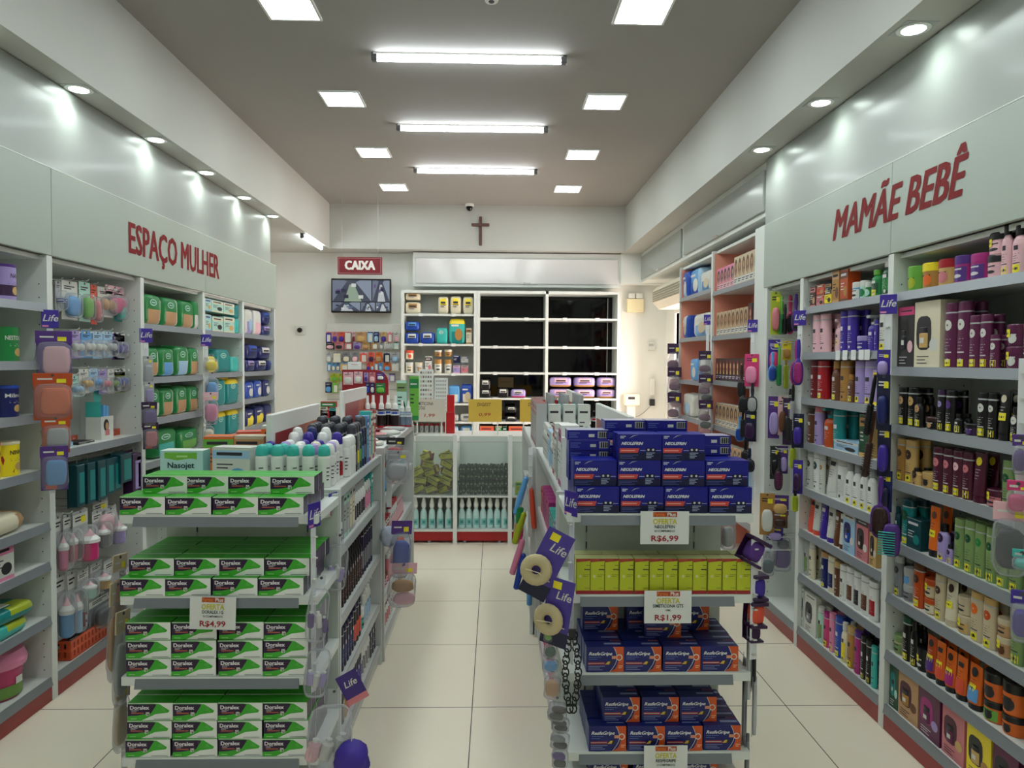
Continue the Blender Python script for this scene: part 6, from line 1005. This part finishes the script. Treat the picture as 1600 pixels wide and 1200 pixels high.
# left end display, its right edge
for px, py, L, lab in ((490, 818, .55, 'clip strip with purple header on the right edge of the green display'), (521, 798, .6, 'clip strip with purple header at the near left gondola corner')): strip('y', 2.30 if px < 500 else 2.63, px, py, L, lab, 1.2)
G4 = 'clear travel bottle bags beside the green display'
for k, (Y, x0, x1, y0, y1, c) in enumerate(((2.60, 514, 548, 838, 922, 'lilac'), (2.285, 485, 519, 905, 1002, 'purple'), (2.28, 482, 520, 1000, 1088, 'lilac'), (2.26, 488, 556, 1082, 1205, 'lpink'))):
    hy(Y, x0, x1, y0, y1, lambda w, h: film_bag(w, h, None, [('b', c), ('b', 'offw'), ('b', c if k != 3 else 'offw')], .04, k + 30), f'clear bag of white capped travel bottles, {ORD[k]} down the green display edge', 'bag', G4, .3, .1)
hy(2.25, 522, 556, 1052, 1102, lambda w, h: [('header_tag', MB().bbox(-w / 2, -.002, -h, w / 2, 0, 0, M((58, 36, 120)), .001).text('Life', .03, 0, -h * .35, 'offw', .01, .2, y=-.0028).front(-w / 2, -h, w / 2, -h * .8, -.0025, 'rose'))], 'tilted purple card tag above the purple bath puff', 'card', None, .2, -.45)
hy(2.24, 522, 576, 1158, 1225, lambda w, h: [('bath_puff', MB().pillow(w, w, h, lambda x, y, z: M('violet', .6), .9, 26, 14, (0, 0, -h / 2), .22, 5)), ('loop', MB().tube([(0, 0, .0), (.004, 0, .03), (0, 0, .05)], .002, 'offw'))], 'purple net bath puff hanging at the bottom of the picture', 'bath puff')
for k, (x0, x1, y0, y1, c, Y) in enumerate(((178, 196, 872, 975, 'tan', 2.62), (172, 194, 915, 1062, 'tan', 2.60), (186, 198, 960, 1100, 'lgrey', 2.58), (187, 197, 1070, 1172, 'beige', 2.585))):
    hy(Y, x0, x1, y0, y1, lambda w, h: film_bag(.07, h, 'beige', [('s', c)], .02, k + 40), f'flat {cw(c)} packet, {ORD[k]} down the left edge of green display', 'bag', 'flat packets left of the green display', 1.35, .06)
strip('y', 2.64, 191, 868, .85, 'clip strip behind the left edge of the green display', 1.2, hs=0)
# far left gondola end
strip('y', 3.60, 608, 700, .3, 'clip strip in front of the far left gondola', .3, hs=0)
for k, (x0, x1, y0, y1, h_, it, lab) in enumerate(((604, 632, 688, 722, 'dark', [('s', 'red')], 'dark and red sachet bag near the flat sachets'), (604, 640, 708, 756, 'lgrey', [('s', 'silver')], 'silvery pack with yellow price hanging at the gondola end'), (612, 644, 818, 902, 'purple', [('s', 'blue')], 'purple headed bag with a blue sponge'), (608, 652, 884, 948, 'lpink', [('d', 'gold'), ('d', 'lpink')], 'bag of yellow and pink sponges below the blue one'))):
    hy(3.585 - .02 * k, x0, x1, y0, y1, lambda w, h: film_bag(w, h, h_, it, .05, k + 50), lab, 'bag', None, .25, .05)
hy(3.57, 594, 622, 822, 854, lambda w, h: [('bath_puff', MB().pillow(w, w, h, M((196, 204, 222), .6), .9, 20, 12, (0, 0, -h / 2), .2, 8)), ('loop', MB().tube([(0, 0, 0), (.004, 0, .03)], .002, 'offw'))], 'pale blue net bath puff beside the blue sponge bag', 'bath puff')
# right end display, its left edge
strip('y', 2.30, 893, 800, .5, 'clip strip with purple header on the left edge of blue display', -1.0)
def bun(w, h, tilt=0):
    b = MB().bbox(-w * .42, -.002, -h, w * .42, 0, .0, M((74, 56, 150)), .001).front(-w * .25, -h * .16, w * .02, -h * .05, -.0026, STICK).text('Life', h * .17, w * .12, -h * .25, 'offw', .01, .2, y=-.003).front(-w * .42, -h, w * .42, -h * .78, -.0024, 'navy'); d = MB(); r, q = w * .3, w * .17
    for i in range(18):
        a, a2 = 2 * PI * i / 18, 2 * PI * (i + 1) / 18; ring = lambda a: [((r + q * math.cos(t)) * math.cos(a) - w * .2, -q * .8 + q * math.sin(t) * .8, (r + q * math.cos(t)) * math.sin(a) - h * .62) for t in [2 * PI * k / 10 for k in range(10)]]
        d.loft([ring(a), ring(a2)], M((196, 180, 140), .8), caps=False)
    return [('hair_bun_card', b), ('foam_ring', d), ('elastic', MB().tube([(-w * .5, -q * 1.62, -h * .66), (-w * .1, -q * 1.66, -h * .62), (w * .3, -.006, -h * .7)], .0016, 'cream', 5))]
hy(2.24, 852, 906, 832, 944, bun, 'beige foam hair ring on a tilted purple card', 'hair accessory', 'foam hair rings', -.15, .45); hy(2.23, 852, 906, 905, 1012, bun, 'second beige foam hair ring, below the tilted card', 'hair accessory', 'foam hair rings', -.5, .15)
for k, (x0, x1, y0, y1, c) in enumerate(((850, 866, 978, 1002, 'lgreen'), (850, 870, 1004, 1028, 'dgreen'), (848, 872, 1026, 1050, 'sky'), (850, 876, 1050, 1092, 'tan'))):
    hy(2.26, x0, x1, y0, y1, lambda w, h: film_bag(w, h, None, [('s', c)], .03, k + 60), f'small bag with {cw(c)} scrunchie, {ORD[k]} below the foam rings', 'bag', 'scrunchie bags below the foam rings', -.3)
def chain(w, h):
    b = MB()
    for s in (-1, 1):
        for i in range(13):
            z = -h * (i + .5) / 13; cx = s * w * (.12 + .3 * math.sin(PI * i / 12)); n = 10; b.tube([(cx + .011 * math.cos(2 * PI * k / n) * (.6 if i % 2 else 1), (.006 if i % 2 else 0) + .004 * math.sin(2 * PI * k / n), z + h * .05 * math.sin(2 * PI * k / n)) for k in range(n + 1)], .0026, G('black'), 5)
    return [('hair_chain', b), ('tag', MB().bbox(-.012, -.003, -.02, .012, 0, .012, 'dark', .001))]
hy(2.25, 882, 906, 988, 1112, chain, 'looped black plastic chain hanging beside the foam rings', 'hair accessory')
for k, (x0, x1, y0, y1, c) in enumerate(((856, 886, 1092, 1126, 'dbrown'), (862, 890, 1118, 1142, 'dark'), (860, 890, 1140, 1170, 'grey'), (862, 888, 1164, 1200, 'purple'))):
    hy(2.255, x0, x1, y0, y1, lambda w, h: film_bag(w, h, None, [('d', c), ('d', 'dark')], .03, k + 70), f'{cw(c)} hair tie packet, {ORD[k]} at the foot of the left strip', 'bag', 'hair tie packets', -.3)
hy(2.40, 896, 908, 1040, 1072, lambda w, h: [('hair_grip', MB().tube([(0, 0, 0), (.006, 0, -h * .3), (.012, 0, -h * .6), (.004, 0, -h * .97)], .005, G('black'), 6)), ('tie', MB().tube([(0, 0, .01), (.01, 0, -.03)], .0015, 'offw', 4))], 'black twisted hair grip dangling by the right display', 'hair accessory')
# coloured combs at the joint of the right gondola
GQ = 'long coloured items at the right gondola joint'
for k, (x0, x1, y0, y1, c, Y, tl) in enumerate(((816, 830, 744, 806, 'sky', 3.96, .28), (824, 836, 762, 826, 'coral', 3.95, -.08), (812, 827, 800, 852, 'lime', 3.94, .3), (807, 821, 810, 845, 'hotpink', 3.95, .05), (803, 822, 792, 818, 'green', 3.955, 0), (810, 825, 842, 900, 'pink', 3.93, .3), (812, 826, 864, 922, 'blue', 3.92, .22), (821, 834, 888, 946, 'sky', 3.91, 0), (802, 816, 816, 842, 'tan', 3.96, .1))):
    hy(Y, x0, x1, y0, y1, lambda w, h: [('foam_roller', MB().lathe([(w * .2, -h), (w * .33, -h * .97), (w * .36, -h * .5), (w * .3, -h * .06), (w * .12, 0)], G(c), 12)), ('cap', MB().lathe([(w * .13, -.002), (w * .13, .012)], 'offw', 8))], f'{cw(c)} foam roller, {ORD[k]} counted down the gondola joint', 'foam roller', GQ, 0, tl)
strip('y', 3.97, 829, 700, .5, 'clip strip holding foam rollers at the right gondola joint', -.4, hs=0)
# right end display, its right edge
strip('y', 2.30, 1180, 842, .4, 'clip strip on the right edge of the blue display', .2, hs=0)
for k, (x0, x1, y0, y1, c, tl) in enumerate(((1170, 1204, 842, 884, 'purple', .5), (1172, 1196, 896, 936, 'violet', 0), (1168, 1196, 938, 978, 'coral', .05), (1166, 1188, 972, 1000, 'dpurple', 0))):
    hy(2.32, x0, x1, y0, y1, lambda w, h: [('sponge_box', MB().bbox(-w * .5, -.03, -h * .14, w * .5, .03, 0, G('dpurple'), .002).bbox(-w * .5, .027, -h, w * .5, .03, -h * .1, G('dpurple'), .0005).bbox(-w * .5, -.03, -h, w * .5, .03, -h * .88, G('dpurple'), .002)), ('sponge', MB().pillow(w * .8, .05, h * .8, M(c, .7), .6, 16, 8, (0, 0, -h * .5)))], f'{cw(c)} make-up sponge pack, {ORD[k]} down the right display edge', 'sponge pack', 'make-up sponge packs', .15, tl)
for k, (x0, x1, y0, y1, c) in enumerate(((1160, 1178, 960, 1085, 'lgrey'), (1166, 1186, 1014, 1072, 'dark'), (1164, 1190, 1060, 1140, 'lgrey'), (1152, 1172, 1030, 1155, 'grey'), (1150, 1180, 1150, 1230, 'grey'))):
    hy(2.36 + .03 * (k % 2), x0, x1, y0, y1, lambda w, h: card(.09, h, 'lgrey', c, 'grey', .012, 'box', 'flat_packet'), f'{cw(c)} flat packet, {ORD[k]} along the lower right display edge', 'packet', 'flat grey packets', 1.2, .08)
hy(2.625, 1126, 1150, 806, 860, lambda w, h: film_bag(w, h, None, [('s', 'lgrey')], .03, 81), 'crumpled clear bag behind the 6,99 shelf, right side', 'bag', None, .5)
# strips on the right wall posts
strip('x', 1.67, 1176, 516, 1.1, 'clip strip with purple header on the filler panel', -.7)
XP = 1.655
for k, (x0, x1, y0, y1, kd, c, p) in enumerate(((1164, 1186, 556, 604, 'k', 'hotpink', 'pink'), (1152, 1166, 570, 622, 'p', 'dbrown', 'dark'), (1154, 1170, 598, 645, 'p', 'black', 'dark'), (1168, 1184, 598, 645, 'p', 'dark', 'lgrey'), (1154, 1168, 630, 684, 'r', 'black', 'dark'), (1149, 1164, 650, 690, 'p', 'sky', 'blue'), (1164, 1182, 645, 690, 'k', 'navy', 'dpurple'), (1158, 1172, 686, 726, 'p', 'black', 'dark'), (1163, 1180, 700, 738, 'p', 'navy', 'dark'), (1166, 1180, 730, 782, 'c', 'sky', 'sky'), (1158, 1172, 725, 770, 'c', 'navy', 'sky'))):
    hx(XP - .01 * (k % 3), x0, x1, y0, y1, lambda w, h: br(kd, c, p)(w, h), f'{cw(c)} {dict(k="carded brush", r="round brush", p="paddle brush", c="comb")[kd]}, {ORD[k]} down the filler panel strip', 'hairbrush', 'brushes on the filler panel strip', -.6)
strip('x', 1.635, 1250, 505, .8, 'clip strip with purple header beside the brush unit', -.8)
for k, (x0, x1, y0, y1, kd, c, p) in enumerate(((1240, 1256, 530, 602, 'p', 'violet', 'magenta'), (1230, 1249, 600, 656, 'r', 'black', 'silver'), (1240, 1256, 650, 700, 'k', 'navy', 'violet'), (1231, 1248, 672, 732, 'r', 'dark', 'lime'), (1240, 1254, 722, 772, 'k', 'violet', 'dpurple'), (1237, 1249, 752, 800, 'r', 'black', 'lime'))):
    hx(1.615 - .008 * (k % 2), x0, x1, y0, y1, lambda w, h: br(kd, c, p)(w, h), f'{cw(c)} {dict(k="carded brush", r="round brush", p="paddle brush")[kd]}, {ORD[k]} down the strip by the brush unit', 'hairbrush', 'brushes on the strip by the brush unit', -.6)
strip('x', 1.63, 1388, 486, .85, 'clip strip with purple header between the two hair product units', -.8)
for k, (x0, x1, y0, y1, kd, c, p) in enumerate(((1374, 1388, 551, 590, 'k', 'violet', 'lilac'), (1352, 1384, 586, 682, 'r', 'black', 'black'), (1372, 1390, 590, 672, 'k', 'navy', 'dblue'), (1356, 1378, 642, 748, 'r', 'brown', 'dbrown'), (1374, 1390, 668, 745, 'k', 'navy', 'violet'), (1362, 1392, 744, 842, 'p', 'purple', 'dbrown'), (1376, 1392, 740, 800, 'k', 'dblue', 'navy'))):
    hx(1.60 - .012 * (k % 3), x0, x1, y0, y1, lambda w, h: br(kd, c, p)(w, h), f'{cw(c)} {dict(k="carded comb", r="round brush", p="paddle brush")[kd]}, {ORD[k]} down the strip between hair units', 'hairbrush', 'brushes on the strip between the hair units', -.7, .12 if kd == 'r' else 0)
hx(1.585, 1374, 1406, 818, 870, lambda w, h: [('detangling_brush', MB().pillow(w * .8, .03, h, G('purple'), .6, 16, 10, (w * .1, 0, -h * .5))), ('bristle_pad', (lambda b: [b.bbox(-w * .5, -.024, -h * (.24 + .074 * i) - .003, w * .25, -.012, -h * (.24 + .074 * i), G('aqua'), .001) for i in range(10)] and b)(MB()))], 'turquoise toothed brush with purple back below the spiky brush', 'hairbrush', None, -.5)
strip('x', 1.60, 1600, 560, .6, 'clip strip at the right edge of the picture', -.8, hs=0)
for k, (x0, x1, y0, y1, c) in enumerate(((1584, 1606, 686, 742, 'purple'), (1576, 1606, 758, 804, 'hotpink'), (1556, 1604, 792, 902, 'lgrey'), (1584, 1610, 866, 890, 'aqua'), (1582, 1612, 930, 1004, 'violet'))):
    hx(1.585 - .01 * k, x0, x1, y0, y1, lambda w, h: film_bag(w, h, 'lpink' if c == 'lgrey' else c, [('s', c if c != 'lgrey' else 'dark')], .04, k + 90), f'{cw(c)} accessory bag, {ORD[k]} down the strip at the right edge', 'bag', 'accessory bags at the right edge', -.6)
# dark bundles on the diaper unit
for j, (px, u, lab) in enumerate(((1055, 0, 'left post'), (1104, 0, 'middle post'))):
    strip('x', 1.685, px + 2, 505 if j else 560, .7, f'clip strip on the {lab} of the diaper unit', -.7, hs=j)
    for k, (y0, y1) in enumerate(((545, 600), (582, 632), (622, 676))):
        hx(1.665 - .012 * k, px - 12, px + 10, y0 + 12 * j - 6, y1 + 8, lambda w, h: film_bag(w, h, 'dpurple', [('d', 'plum'), ('d', 'dark'), ('d', 'rose')], .06, k + 100 + 7 * j), f'dark plum bundle, {ORD[k]} down the {lab} of the diaper unit', 'bag', 'dark bundles by the side door', -.5)
